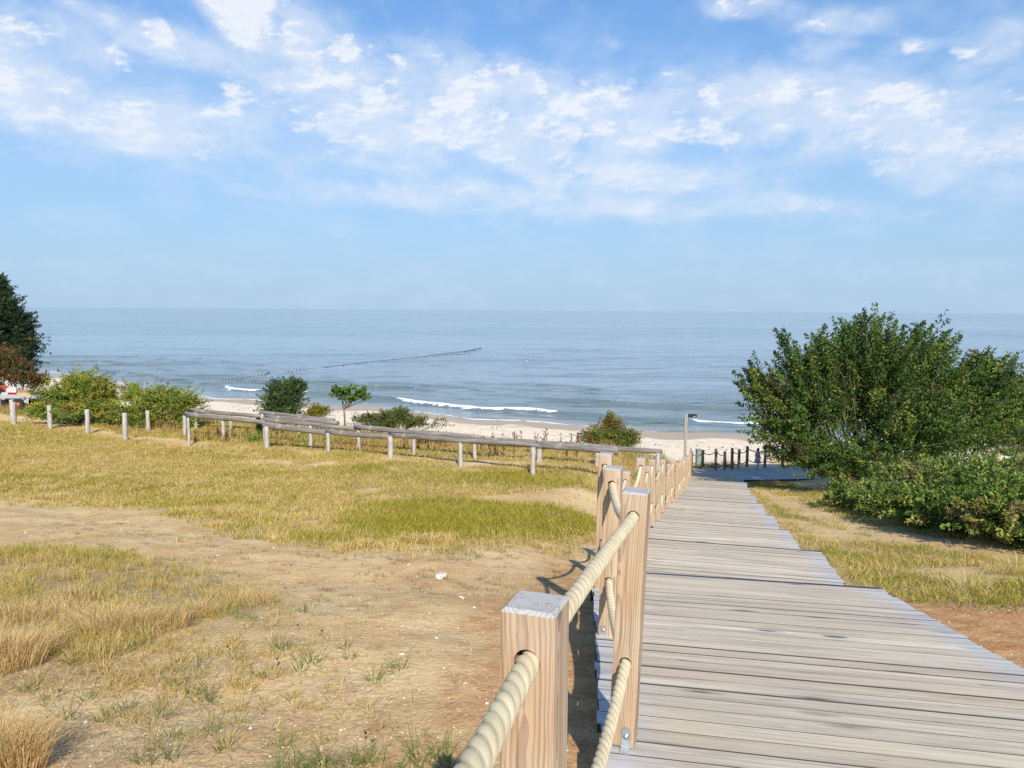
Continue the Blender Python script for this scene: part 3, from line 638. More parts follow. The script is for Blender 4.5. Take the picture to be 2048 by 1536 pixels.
def vpost(name, x, y, ztop, zbot, r, parent, off, mat_, seed=0, lean=0.):
    q = np.random.default_rng(seed + 99); mb = MB(); h_ = ztop - zbot; n = 5
    mb.tube([(0, 0, -h_)] + [(lean * h_ * (1 - i / n) * -1 + q.normal() * .004, q.normal() * .004, -h_ * (1 - i / n)) for i in range(1, n)] + [(0, 0, -.012), (0, 0, 0)],
            [r * 1.05] + [r * (1 + q.normal() * .03) for _ in range(1, n)] + [r * .98, r * .86], 10)
    o = mb.build(name, mat_, parent); o.location = Vector((x, y, ztop)) - Vector(off); return o
def log_fence(lbl, rails, pst, r=.075, seed=0):
    p0 = at_y(*pst[0][:2], pst[0][3]); off = V3(p0[0], p0[1], gz(p0[0], p0[1])); e = tag(empty('log_fence', tuple(off)), lbl, 'log fence')
    for i, (a, da, b, db) in enumerate(rails):
        A_, B_ = at_y(*a, da), at_y(*b, db); log('rail', A_, B_, r * (1 + .1 * math.sin(i * 2.3 + seed)), e, off, M['log'], seed * 10 + i)
    for i, (px, ptop, pfoot, d_, rp) in enumerate([(p[0], p[1], p[2], p[3], p[4] if len(p) > 4 else .065) for p in pst]):
        T = at_y(px, ptop, d_); zb = gz(T[0], T[1]) - .3; vpost('post', T[0], T[1], T[2], zb, rp, e, off, M['bollard'], seed * 10 + i, .01 * math.sin(i * 3.1 + seed))
    return e
log_fence('weathered log rail fence nearest the lawn with pale squat posts', [((528, 850), 25.1, (660, 866), 24.4), ((653, 863), 24.4, (785, 875), 23.4), ((779, 870), 23.5, (1084, 892), 20.7), ((1078, 889), 20.8, (1235, 903), 19.9)],
          [(533, 853, 905, 25, .085), (656, 866, 912, 24.3), (781, 873, 925, 23.4, .085), (921, 884, 937, 22.1), (1066, 895, 960, 20.6, .07)], .083, 1)
log_fence('long weathered log rail fence across the track from the lawn', [((371, 828), 27.8, (530, 845), 26.3), ((526, 838), 26.4, (718, 859), 25.1), ((710, 854), 25.1, (966, 876), 23.4), ((955, 878), 23.5, (1142, 890), 22.4), ((1188, 893), 22.2, (1323, 903), 21.6), ((1130, 889), 22.4, (1200, 895), 22.1)],
          [(369, 831, 872, 27.8), (376, 836, 891, 25.6, .045), (446, 839, 879, 27.1), (529, 846, 890, 26.3), (621, 851, 898, 25.7), (717, 860, 905, 25.1), (828, 868, 911, 24.3), (949, 877, 922, 23.5), (1079, 877, 940, 22.6, .085), (1194, 896, 930, 22.1), (1316, 906, 942, 21.6, .06)], .08, 2)
log_fence('short log rail fence behind the other two, above the beach', [((381, 820), 30.2, (520, 833), 29.3), ((521, 825), 29.4, (668, 840), 28.2), ((531, 833), 29.0, (676, 846), 27.9)],
          [(391, 824, 852, 30.1), (461, 829, 856, 29.7), (524, 828, 866, 29.3), (598, 834, 870, 28.6), (664, 842, 880, 28.2)], .075, 3)
BL = [(25, 804, 846, 31, 'thick grey wooden bollard nearest the parked trailer', .115), (98, 811, 855, 29.9, 'split pale bollard second from the trailer, beside the sandy track', .09),
      (174, 819, 868, 28.3, 'pale bollard in front of the bushes, third from the trailer', .085), (249, 826, 880, 26.8, 'pale leaning bollard at the edge of the dry lawn, fourth from the trailer', .085),
      (295, 821, 858, 29.3, 'slim pale bollard next to the log fence in long grass', .075), (226, 810, 836, 31.5, 'white flecked bollard half hidden in the green bush', .085)]
for i, (px, pt_, pf, d_, lb, r) in enumerate(BL):
    T = at_y(px, pt_, d_); o = vpost('bollard', T[0], T[1], T[2], gz(T[0], T[1]) - .3, r, None, V3(0, 0, 0), M['bollard'], i, .02 if i in (2, 3) else 0); tag(o, lb, 'bollard', 'wooden bollards along the track')

# ------------------------------------------------------------------ signpost, bins, boat, rock, buoy line
sp = tag(empty('signpost', (7.89, 34.3, -7.4)), 'tall grey signpost with a small black arrow board at the end of the boardwalk', 'signpost')
mb = MB(); mb.box((-.035, 0, 1.38), (.055, .09, 2.76)); mb.box((.035, 0, 1.40), (.06, .095, 2.80)); mb.build('post', M['bollard'], sp, .004)
mb = MB(); pr = [(.07, -.08), (.42, -.08), (.47, -.05), (.50, 0), (.47, .05), (.42, .08), (.07, .08)]; N = len(pr)
mb.add([(x, -.012, 2.69 + z) for x, z in pr] + [(x, .012, 2.69 + z) for x, z in pr], [tuple(range(N)), tuple(range(2 * N - 1, N - 1, -1))] + [(i, (i + 1) % N, (i + 1) % N + N, i + N) for i in range(N)])
sb = mb.build('sign_board', M['dark'], sp)
mb = MB(); [mb.box((x, -.0135, 2.655 + dz), (wd, .002, .012)) for x, dz, wd in ((.36, 0, .10), (.40, .02, .05), (.34, -.022, .04))]; mb.build('lettering', simple('sign_white', (.7, .7, .68), .5), sb)
def bin_(name, x, y, w_, d_, h_, col, lbl, rz=0.):
    z = gz(x, y); e = tag(empty(name, (x, y, z), rz), lbl, 'bin'); m_ = simple(name, col, .6, var=.2)
    mb = MB(); mb.box((0, 0, h_ / 2 - .02), (w_, d_, h_)); mb.build('body', m_, e, .012)
    mb = MB(); mb.box((0, 0, h_), (w_ + .03, d_ + .03, .035)); mb.build('lid', m_, e, .01)
bin_('litter_bin', 9.42, 38.0, .24, .24, .78, (.20, .24, .22), 'grey green metal litter bin on the sand behind the walkway ropes', .2)
bin_('litter_bin', -9.8, 29.6, .30, .26, .55, (.03, .14, .07), 'small dark green bin under the log rails above the beach')
bx, by = -18.4, 37.6; z = gz(bx, by); boat = tag(empty('rowing_boat', (bx, by, z + .05), .15), 'white wooden rowing boat lying behind the green bushes', 'boat')
mb = MB(); rows_ = []; ns = 13
for i in range(ns):
    u = i / (ns - 1); wd = .68 * math.sin(math.pi * (.06 + .9 * u) ** .8) ** .7 * (1 if u < .95 else .6); hh = .55 + .22 * (2 * u - 1) ** 2
    for k_, (a, b) in enumerate(((-1, 1), (-.96, .62), (-.75, .25), (-.35, .05), (0, 0), (.35, .05), (.75, .25), (.96, .62), (1, 1))): rows_.append((-1.7 + 3.4 * u, a * wd, b * hh))
mb.add(rows_, [(i * 9 + j, i * 9 + j + 1, (i + 1) * 9 + j + 1, (i + 1) * 9 + j) for i in range(ns - 1) for j in range(8)], smooth=True)
white = simple('boat_white', (.72, .72, .70), .4, var=.08)
h_ = mb.build('hull', white, boat); md = h_.modifiers.new('s', 'SOLIDIFY'); md.thickness = .03
for x_ in (-.6, .5): mb = MB(); mb.box((x_, 0, .42), (.22, 1.15, .03)); mb.build('thwart', M['bollard'], boat)
rp = hit(880, 1158); bm = bmesh.new(); bmesh.ops.create_icosphere(bm, subdivisions=3, radius=1)
for v in bm.verts:
    n_ = .75 + .5 * float(vn(np.array([v.co.x * 2.1 + 7]), np.array([v.co.y * 2.1 + v.co.z * 1.7 + 7]))[0]); v.co = Vector((max(-.7, min(.8, v.co.x)) * .068 * n_, v.co.y * .05 * n_, max(-.55, min(.62, v.co.z + .35 * v.co.x)) * .05 * n_))
me = bpy.data.meshes.new('rock'); bm.to_mesh(me); bm.free(); me.materials.append(simple('rock', (.52, .51, .49), .8, var=.35, scale=40, bump=.01))
ro = link(bpy.data.objects.new('rock', me)); ro.location = Vector(rp) + Vector((0, 0, .028)); ro.rotation_euler = (0, 0, .5); tag(ro, 'pale grey angular rock lying on the bare sand', 'rock')
bl = tag(empty('net_line', tuple(at_z(690, 730, SEA))), 'dark line of floats strung across the water off the beach', 'float line'); bo = V3(*at_z(690, 730, SEA))
cp = [(445, 762), (475, 759), (505, 755), (530, 752), (540, 746), (580, 745), (640, 738), (700, 730), (760, 723), (830, 717), (880, 710), (930, 704), (962, 698)]
cw = np.array([at_z(px, py, SEA) for px, py in cp]); cl = np.r_[0, np.cumsum(np.linalg.norm(np.diff(cw, axis=0), axis=1))]
fl = simple('float_dark', (.035, .03, .03), .5); bmf = bmesh.new(); bmesh.ops.create_uvsphere(bmf, u_segments=8, v_segments=6, radius=1)
for v in bmf.verts: v.co = Vector((v.co.x * .15, v.co.y * .10, v.co.z * .085))
fme = bpy.data.meshes.new('float'); bmf.to_mesh(fme); bmf.free(); fme.materials.append(fl)
ts = np.linspace(0, 1, 97) ** 1.15 * cl[-1]
W_ = np.stack([np.interp(ts, cl, cw[:, i]) for i in range(3)], -1)
for i, p in enumerate(W_):
    o = link(bpy.data.objects.new('float', fme), bl); o.location = Vector(p - bo) + Vector((0, rng.normal() * .25, .16)); k_ = .7 + .5 * ts[i] / cl[-1]; o.scale = (k_, k_, k_)
mb = MB(); sel = W_[26:]; mb.tube([p - bo + V3(0, 0, .14) for p in sel], .02, 5); mb.build('rope', fl, bl)
o = tag(empty('net_line', tuple(at_z(910, 709, SEA))), 'short second line of floats near the far end of the long one', 'float line')
p0, p1 = at_z(882, 711, SEA), at_z(942, 708, SEA); c0 = at_z(910, 709, SEA)
for i in range(14): q = link(bpy.data.objects.new('float', fme), o); q.location = Vector(p0 + (p1 - p0) * i / 13 - c0)
mb = MB(); mb.tube([p0 - c0, p1 - c0], .05, 5); mb.build('rope', fl, o)

# ------------------------------------------------------------------ tractor, trailer and its load
tx, ty = -26.75, 37.6; tz = gz(tx, ty)
orange = simple('tractor_paint', (.55, .085, .025), .35, var=.1); tyre = simple('tyre', (.018, .018, .02), .85, var=.3); rimm = simple('rim', (.35, .10, .04), .5)
def wheel(parent, x, y, r, w_, lug=True):
    mb = MB(); n = 28
    prof = [(r * .55, -w_ / 2), (r * .86, -w_ / 2), (r, -w_ * .32), (r, w_ * .32), (r * .86, w_ / 2), (r * .55, w_ / 2)]
    V = []; Fs = []
    for i in range(n):
        a = 2 * math.pi * i / n
        for rr, yy in prof: k_ = rr * (1.0 if not lug or i % 2 else .955) if rr > r * .95 else rr; V.append((math.cos(a) * k_, yy, math.sin(a) * k_))
    for i in range(n):
        for j in range(6): Fs.append((i * 6 + j, ((i + 1) % n) * 6 + j, ((i + 1) % n) * 6 + (j + 1) % 6, i * 6 + (j + 1) % 6))
    mb.add(V, Fs); wo = link(bpy.data.objects.new('wheel', None), parent); wo.location = (x, y, r)
    mb.build('tyre', tyre, wo); mb = MB(); mb.tube([(0, -w_ * .3, 0), (0, w_ * .3, 0)], r * .56, 20); mb.tube([(0, -w_ * .5, 0), (0, w_ * .5, 0)], r * .16, 10); mb.build('rim', rimm, wo)
trc = tag(empty('tractor', (tx, ty, tz)), 'orange red tractor parked in front of the dark tree', 'tractor')
wheel(trc, .95, -.62, .50, .34); wheel(trc, .95, .62, .50, .34); wheel(trc, -.95, -.55, .33, .22); wheel(trc, -.95, .55, .33, .22)
mb = MB(); mb.box((-.75, 0, .82), (1.5, .55, .5)); mb.box((.2, 0, .62), (1.9, .4, .3)); mb.build('body', orange, trc, .05)
mb = MB(); mb.box((.62, 0, .95), (.9, .8, .45)); mb.build('cab_base', orange, trc, .04)
for s_2 in (-.62, .62):
    mb = MB(); V = []
    for i in range(9):
        a = math.radians(15 + i * 18); V += [(.95 + math.cos(a) * .58, s_2 - .19, .5 + math.sin(a) * .58), (.95 + math.cos(a) * .58, s_2 + .19, .5 + math.sin(a) * .58)]
    mb.add(V, [(2 * i, 2 * i + 1, 2 * i + 3, 2 * i + 2) for i in range(8)]); f_ = mb.build('fender', orange, trc); md = f_.modifiers.new('s', 'SOLIDIFY'); md.thickness = .03
mb = MB(); [mb.box((x_, y_, 1.55), (.06, .06, .9)) for x_ in (.25, 1.05) for y_ in (-.42, .42)]; mb.build('cab_frame', orange, trc)
mb = MB(); mb.box((.65, 0, 2.02), (1.05, 1.05, .08)); mb.build('roof', orange, trc, .03)
mb = MB(); mb.box((.65, 0, 1.22), (.42, .45, .1)); mb.box((.83, 0, 1.45), (.08, .45, .4)); mb.build('seat', tyre, trc, .03)
mb = MB(); mb.tube([(-.6, .2, 1.0), (-.6, .2, 1.6)], .035, 8); mb.build('exhaust', tyre, trc)
trl = tag(empty('trailer', (-23.75, 37.4, tz)), 'low flat trailer loaded with fish crates behind the tractor', 'trailer')
grey = simple('trailer_grey', (.35, .38, .40), .5)
mb = MB(); mb.box((0, 0, .62), (2.3, 1.3, .07)); mb.box((0, -.64, .70), (2.3, .03, .14)); mb.build('bed', grey, trl, .01)
mb = MB(); mb.box((-1.0, 0, .5), (1.1, .08, .08)); mb.build('drawbar', grey, trl)
mb = MB(); mb.box((-1.05, -.62, .32), (.07, .07, .6)); mb.build('support_leg', grey, trl)
wheel(trl, -.15, -.66, .29, .2, False); wheel(trl, -.15, .66, .29, .2, False)
def crate(x, y, z, sx, sy, sz, col, lbl, name='crate', cat='crate', grp='crates on the trailer'):
    mb = MB(); t_ = .02; o = None
    mb.box((0, 0, t_ / 2), (sx, sy, t_))
    for a, b, c_, d_ in ((0, -sy / 2 + t_ / 2, sx, t_), (0, sy / 2 - t_ / 2, sx, t_)): mb.box((a, b, sz / 2 + .011), (c_, d_, sz - .02))
    for a in (-sx / 2 + t_ / 2, sx / 2 - t_ / 2): mb.box((a, 0, sz / 2 + .011), (t_, sy - 2 * t_ - .002, sz - .02))
    mb.box((0, -sy / 2 - .008, sz - .03), (sx + .02, .014, .03)); mb.box((0, sy / 2 + .008, sz - .03), (sx + .02, .014, .03))
    o = mb.build(name, simple('plastic', col, .4, var=.08), None); o.location = (x, y, z); tag(o, lbl, cat, grp)
Zt = tz + .655
crate(-24.2, 37.0, Zt, .42, .35, .22, (.4, .02, .03), 'bright red crate on the trailer next to the yellow one')
crate(-23.66, 37.0, Zt, .62, .38, .2, (.6, .38, .12), 'long yellow crate in the middle of the trailer')
crate(-24.24, 37.0, Zt + .222, .46, .38, .2, (.6, .6, .6), 'white crate stacked on top of the red crate')
crate(-23.7, 37.0, Zt + .203, .5, .34, .12, (.35, .22, .12), 'flat brown crate lying on the yellow crate')
crate(-23.05, 37.1, Zt, .36, .34, .16, (.03, .09, .35), 'blue crate at the open end of the trailer')
crate(-24.62, 37.05, Zt, .3, .3, .2, (.55, .57, .6), 'small pale grey crate at the tractor end of the trailer')
mb = MB(); V = []; nx_, ny_ = 16, 8
for i in range(nx_):
    for j in range(ny_): a, b = i / (nx_ - 1), j / (ny_ - 1); V.append((a * .9 - .45, b * .5 - .25, .16 * math.sin(math.pi * a) ** .6 * math.sin(math.pi * b) ** .5 * (1 + .4 * math.sin(9 * a + 7 * b))))
mb.add(V, [(i * ny_ + j, (i + 1) * ny_ + j, (i + 1) * ny_ + j + 1, i * ny_ + j + 1) for i in range(nx_ - 1) for j in range(ny_ - 1)], smooth=True)
o = mb.build('fishing_net', simple('net_teal', (.07, .20, .17), .9, var=.4, scale=30), None); md = o.modifiers.new('s', 'SOLIDIFY'); md.thickness = .02; o.location = (-22.75, 36.75, tz + .02); tag(o, 'heap of teal green fishing net on the ground by the trailer', 'net')

# ------------------------------------------------------------------ child walking on the lower walkway
def person(x, y, z, rz, sc_):
    J = {'pel': (0, 0, .52), 'sp': (0, 0, .62), 'ch': (.0, 0, .74), 'nk': (.01, 0, .83), 'hd': (.02, 0, .90), 'ht': (.02, 0, .965),
         'hl': (.0, .055, .50), 'kl': (.07, .06, .28), 'al': (.02, .06, .05), 'tl': (.10, .065, .02), 'hr': (0, -.055, .50), 'kr': (-.01, -.06, .27), 'ar': (-.12, -.06, .07), 'tr': (-.05, -.065, .025),
         'sl': (0, .105, .79), 'el': (-.05, .13, .64), 'wl': (-.01, .13, .51), 'sr': (0, -.105, .79), 'er': (.03, -.13, .64), 'wr': (.10, -.12, .53), 'gl': (.01, .13, .46), 'gr': (.13, -.12, .49)}
    Rr = dict(pel=.075, sp=.065, ch=.078, nk=.03, hd=.056, ht=.03, hl=.05, kl=.032, al=.020, tl=.018, hr=.05, kr=.032, ar=.020, tr=.018, sl=.034, el=.024, wl=.016, sr=.034, er=.024, wr=.016, gl=.014, gr=.014)
    E = ['pel sp', 'sp ch', 'ch nk', 'nk hd', 'hd ht', 'pel hl', 'hl kl', 'kl al', 'al tl', 'pel hr', 'hr kr', 'kr ar', 'ar tr', 'ch sl', 'sl el', 'el wl', 'wl gl', 'ch sr', 'sr er', 'er wr', 'wr gr']
    ks = list(J); me = bpy.data.meshes.new('person'); me.from_pydata([tuple(c * sc_ for c in J[k]) for k in ks], [(ks.index(a), ks.index(b)) for a, b in (e.split() for e in E)], [])
    o = bpy.data.objects.new('person', me); link(o); sk = o.modifiers.new('skin', 'SKIN')
    if not me.skin_vertices: me.attributes
    for i, k in enumerate(ks):
        sv = me.skin_vertices[0].data[i]; sv.radius = (Rr[k] * sc_, Rr[k] * sc_); sv.use_root = (k == 'pel')
    sub = o.modifiers.new('sub', 'SUBSURF'); sub.levels = sub.render_levels = 2
    me.materials.append(simple('skin', (.55, .33, .22), .5, var=.06)); o.location = (x, y, z); o.rotation_euler = (0, 0, rz)
    def lathe(name, prof, m_, ox=0, n=16, fl_=1.):
        mb = MB(); V = [((ox + math.cos(2 * math.pi * j / n) * r) * sc_, math.sin(2 * math.pi * j / n) * r * fl_ * sc_, zz * sc_) for zz, r in prof for j in range(n)]
        mb.add(V, [(i * n + j, i * n + (j + 1) % n, (i + 1) * n + (j + 1) % n, (i + 1) * n + j) for i in range(len(prof) - 1) for j in range(n)], smooth=True)
        q = mb.build(name, m_, o); md = q.modifiers.new('s', 'SOLIDIFY'); md.thickness = .008; return q
    lathe('dress', [(.34, .135), (.45, .115), (.55, .095), (.63, .088), (.72, .095), (.78, .095), (.815, .06)], simple('dress', (.42, .36, .40), .8, var=.15, scale=25), 0, 20, 1.15)
    mb = MB(); nn = 14; V = []
    for i in range(8):
        a = math.pi * .5 - i / 7 * math.pi * .72
        for j in range(nn): th = 2 * math.pi * j / nn; V.append(((.012 + math.cos(th) * .064 * math.cos(a) - .008) * sc_, math.sin(th) * .062 * math.cos(a) * sc_, (.905 + .066 * math.sin(a) - (.04 * i / 7 if math.cos(th) < .3 else 0)) * sc_))
    mb.add(V, [(i * nn + j, i * nn + (j + 1) % nn, (i + 1) * nn + (j + 1) % nn, (i + 1) * nn + j) for i in range(7) for j in range(nn) if not (i > 2 and math.cos(2 * math.pi * (j + .5) / nn) > .45)], smooth=True)
    q = mb.build('hair', simple('hair', (.07, .04, .025), .6), o); md = q.modifiers.new('s', 'SOLIDIFY'); md.thickness = .01; return o
o = person(11.42, 35.0, -7.37, .15, 1.12); tag(o, 'child in a greyish pink dress walking on the lower walkway beside the large bush', 'person')
# ------------------------------------------------------------------ shrubs and trees
def unit(v): return v / (np.linalg.norm(v, axis=-1, keepdims=True) + 1e-9)
def shrub(name, label, cat, base, lobes, nspr, nleaf, leaf, pal, seed, m_='leaf', group=None, spread=.13, wild=.14, wamp=.32, stems=70, trunk=None, upb=.0, flat=0., stemr=.012, asp=.55, clip=True, fill=.62, rootr=(.5, .97)):
    q = np.random.default_rng(seed); base = np.array(base, float); Lb = np.array([l[:7] for l in lobes], float)
    w_ = Lb[:, 6] * (Lb[:, 3] * Lb[:, 5]) ; w_ = w_ / w_.sum(); li = q.choice(len(Lb), nspr, p=w_)
    dr = unit(q.normal(size=(nspr, 3))); dr[:, 2] = np.where(dr[:, 2] < -.45, -dr[:, 2], dr[:, 2])
    lump = .82 + .36 * vn(dr[:, 0] * 2.3 + li * 3.1 + 20, dr[:, 2] * 2.3 + dr[:, 1] * 1.7 + 20)
    r = q.random(nspr) ** .38 * lump; r = np.where(q.random(nspr) < wild, lump * (1 + q.random(nspr) * wamp), r)
    E = Lb[li, :3] + dr * r[:, None] * Lb[li, 3:6]
    lc = Lb[li, :3]; S = base + np.stack([q.normal(size=nspr) * .12, q.normal(size=nspr) * .12, np.zeros(nspr)], -1)
    if trunk is not None: S = S * 0 + np.array(trunk) + q.normal(size=(nspr, 3)) * .08
    S = S + (lc - S) * np.where(q.random((nspr, 1)) < .92, q.uniform(*rootr, (nspr, 1)), .1) * np.array([1, 1, .9])
    Mid = (S + E) / 2 + np.array([0, 0, 1.]) * (np.linalg.norm(E - S, axis=1, keepdims=True) * .10) + q.normal(size=(nspr, 3)) * .05
    si = np.repeat(np.arange(nspr), nleaf); n = len(si); t_ = 1 - q.random(n) ** 1.3 * fill
    a = t_[:, None]; Pp = S[si] * (1 - a) ** 2 + 2 * Mid[si] * a * (1 - a) + E[si] * a ** 2
    Pp = Pp + q.normal(size=(n, 3)) * (spread * (1.15 - t_))[:, None] * np.array([1, 1, .8 - flat * .5])
    if clip: g_ = ground_z(Pp[:, 0], Pp[:, 1]) + .04; Pp[:, 2] = np.where(Pp[:, 2] < g_, g_ + q.random(n) * .25, Pp[:, 2])
    out = unit(E - S)[si]; ld_ = unit(out * .7 + q.normal(size=(n, 3)) * .8 + np.array([0, 0, -.15])); nr = unit(q.normal(size=(n, 3)) * .8 + np.array([0, 0, .55]) + out * .3)
    sd_ = unit(np.cross(ld_, nr)); ls = leaf * q.uniform(.6, 1.35, n)[:, None]
    nn = np.cross(sd_, ld_)
    V = np.stack([Pp, Pp + ld_ * ls * .45 + sd_ * ls * asp * .5 + nn * ls * .12, Pp + ld_ * ls, Pp + ld_ * ls * .45 - sd_ * ls * asp * .5 + nn * ls * .12], 1).reshape(-1, 3)
    Q = np.arange(4 * n).reshape(-1, 4)
    pal = np.array(pal, float); pw = pal[:, 3] / pal[:, 3].sum(); clump = (fb(E[:, 0] * 1.3 + seed, E[:, 2] * 1.3 + E[:, 1], 2) - .5) * 1.6
    cs = np.clip(q.random(nspr) + clump * .6, 0, .999); ci = np.searchsorted(np.cumsum(pw), cs).clip(0, len(pal) - 1)
    C_ = pal[ci, :3][si] * q.uniform(.72, 1.3, nspr)[si][:, None] * q.uniform(.75, 1.25, (n, 1)) * (1 + (q.random((n, 3)) - .5) * .2)
    yl = q.random(n) < .012; C_[yl] = np.array([.42, .34, .06])
    root = tag(empty(name, tuple(base)), label, cat, group)
    npmesh('foliage', V - base, Q, M[m_], root, cols=np.repeat(np.clip(C_, 0, 1), 4, 0))
    mb = MB(); k_ = q.choice(nspr, min(stems, nspr), replace=False)
    for s in k_: mb.tube([S[s] - base, Mid[s] - base, E[s] - base], [stemr * 1.6, stemr, stemr * .35], 5, False)
    for l in range(len(Lb)):
        if Lb[l, 6] <= 0: continue
        s0 = np.array(trunk) if trunk is not None else base; e0 = s0 + (Lb[l, :3] - s0) * .8; md_ = (s0 + e0) / 2 + q.normal(size=3) * .1
        mb.tube([s0 - base, md_ - base, e0 - base], [stemr * 4, stemr * 2.6, stemr * 1.2], 6, False)
    if trunk is not None: mb.tube([V3(0, 0, -.2), (np.array(trunk) - base) * .5 + V3(.03, 0, 0), np.array(trunk) - base], [stemr * 5.5, stemr * 4.5, stemr * 3.6], 8)
    mb.build('branches', M['bark'], root); return root
def lob(px, py, d_, rx, ry, w_=1., dep=None):
    c = at_y(px, py, d_); k_ = d_ / F; return (c[0], c[1], c[2], rx * k_, (dep if dep else rx * .8) * k_, ry * k_, w_)
def at_g(px, d_): x = at_y(px, 700, d_)[0]; return (x, d_, gz(x, d_))
GR = [(.075, .135, .028, 1), (.125, .185, .035, 1), (.19, .235, .045, .6), (.05, .095, .022, .8)]
GRD = [(.045, .095, .02, 1), (.08, .145, .026, 1), (.13, .195, .032, .8), (.20, .24, .045, .25), (.10, .10, .035, .15)]
GRY = [(.17, .24, .035, 1), (.28, .32, .045, 1), (.38, .34, .05, .6), (.12, .18, .035, .7), (.30, .16, .04, .12)]
shrub('large_bush', 'huge dark green shrub rising above the horizon at the foot of the boardwalk', 'bush', at_g(1735, 28.3),
      [lob(1760, 800, 28.8, 175, 150, 1.3), lob(1600, 800, 27.6, 100, 105, 1.2), lob(1590, 885, 27.2, 75, 60), lob(1785, 700, 29, 88, 68, 1.1), lob(1755, 650, 29, 34, 26, 1.2), lob(1587, 712, 27.9, 46, 40),
       lob(1900, 775, 29, 105, 85, 1.2), lob(1985, 775, 29, 66, 72, 2.2), lob(1955, 720, 29.3, 34, 30, 1.2), lob(1985, 880, 28, 80, 70), lob(1740, 920, 26.8, 170, 55, 1.2), lob(1512, 785, 27.4, 44, 62, 1.4), lob(1508, 725, 27.6, 20, 26, 1.1), lob(1540, 860, 27.2, 60, 60, 1.3), lob(1560, 665, 28, 14, 22, 1.), lob(1640, 700, 28.3, 40, 45, 1.), lob(1700, 690, 28.8, 50, 60, 1.1), lob(1870, 700, 29.3, 60, 48), lob(1660, 740, 28.2, 60, 60, 1.2), lob(1572, 912, 27.2, 46, 44, 1.8), lob(1640, 935, 26.6, 60, 42, 1.3), lob(2000, 850, 28.5, 60, 60, 1.6), lob(1850, 880, 27, 120, 80, 1.1)],
      1750, 100, .105, GRD, 21, spread=.17, wild=.18, wamp=.26, stems=260, stemr=.016)
shrub('tree', 'darker tree standing behind the large bush at the edge of the beach', 'tree', at_g(2075, 31.5),
      [lob(2040, 815, 31.0, 60, 72, 1.4), lob(2095, 800, 31.5, 80, 75), lob(2060, 890, 31, 60, 60), lob(2110, 850, 31, 90, 80)], 480, 45, .11, GRD, 22, spread=.22, stemr=.018)
shrub('bramble_hedge', 'low tangled bramble thicket spreading along the path below the large bush', 'hedge', at_g(1900, 15.5),
      [lob(1690, 995, 20.5, 48, 38, 1.2), lob(1750, 1010, 18, 62, 46, 1.2), lob(1825, 1020, 15.8, 75, 56, 1.3), lob(1915, 1032, 14.0, 95, 62, 1.3), lob(2015, 1045, 12.4, 105, 66, 1.3), lob(2130, 1060, 11.5, 110, 72, .8), lob(1990, 985, 14.5, 120, 50, 1), lob(1820, 955, 20.5, 85, 32), lob(1950, 950, 18, 110, 38, 1.1), lob(2080, 960, 15.5, 120, 45)],
      1700, 58, .088, [(.10, .165, .03, 1), (.155, .225, .04, 1), (.25, .29, .055, .8), (.30, .29, .08, .35), (.16, .11, .045, .1)], 23, spread=.12, wild=.10, wamp=.3, stems=220, stemr=.008, fill=.9)
shrub('pine_tree', 'tall dark tree at the very edge behind the parked tractor', 'tree', (at_y(-60, 700, 46)[0], 46, -5.2),
      [lob(-30, 592, 46, 62, 40, 1), lob(0, 612, 45.5, 50, 28, 1.3), lob(2, 580, 46, 22, 32, 1.2), lob(22, 645, 45, 54, 30, 1.4), lob(0, 690, 45, 80, 38, 1.4), lob(42, 700, 44.8, 38, 30, 1.4), lob(-90, 660, 46, 110, 90, .3), lob(28, 728, 45, 56, 26, 1.3), lob(-60, 750, 46, 90, 50, .4), lob(40, 665, 45, 34, 20, 1.3)],
      1900, 48, .15, [(.018, .038, .018, 1), (.032, .055, .02, 1), (.05, .075, .022, .5)], 24, 'needle', spread=.2, wild=.12, wamp=.2, stems=80, trunk=(at_y(-60, 690, 46)[0], 46, -3.2), stemr=.05, flat=1., asp=.35)
shrub('russet_bush', 'reddish brown bush between the dark tree and the green bushes', 'bush', at_g(35, 40.5),
      [lob(10, 730, 40.5, 46, 38, 1.2), lob(50, 752, 40, 38, 30), lob(85, 762, 39.8, 20, 18), lob(-30, 735, 41, 60, 45)], 520, 42, .10, [(.16, .075, .03, 1), (.09, .07, .025, 1), (.20, .12, .035, .7), (.07, .09, .025, .8)], 25, spread=.2)
shrub('green_bush', 'broad yellow green bush beside the parked trailer', 'bush', at_g(150, 31.8),
      [lob(165, 782, 31.8, 58, 40, 1.3), lob(112, 803, 31.5, 52, 42), lob(210, 795, 31.5, 36, 46), lob(78, 828, 31, 32, 22), lob(165, 822, 31, 80, 32), lob(155, 762, 32.2, 26, 18), lob(240, 830, 30.8, 40, 26)], 1000, 46, .078, GRY, 26, group='bushes along the top of the beach', spread=.16)
shrub('green_bush', 'straggly olive bush with bare shoots next to the start of the log fence', 'bush', at_g(330, 30.6),
      [lob(300, 808, 30.8, 62, 34, 1.2), lob(368, 812, 30.5, 46, 34, 1.2), lob(262, 790, 31, 26, 28), lob(275, 838, 30.4, 50, 24), lob(375, 845, 30.2, 34, 22), lob(330, 785, 31, 44, 14, .6)], 760, 40, .07, GRY, 27, group='bushes along the top of the beach', wild=.2, wamp=.45, spread=.15)
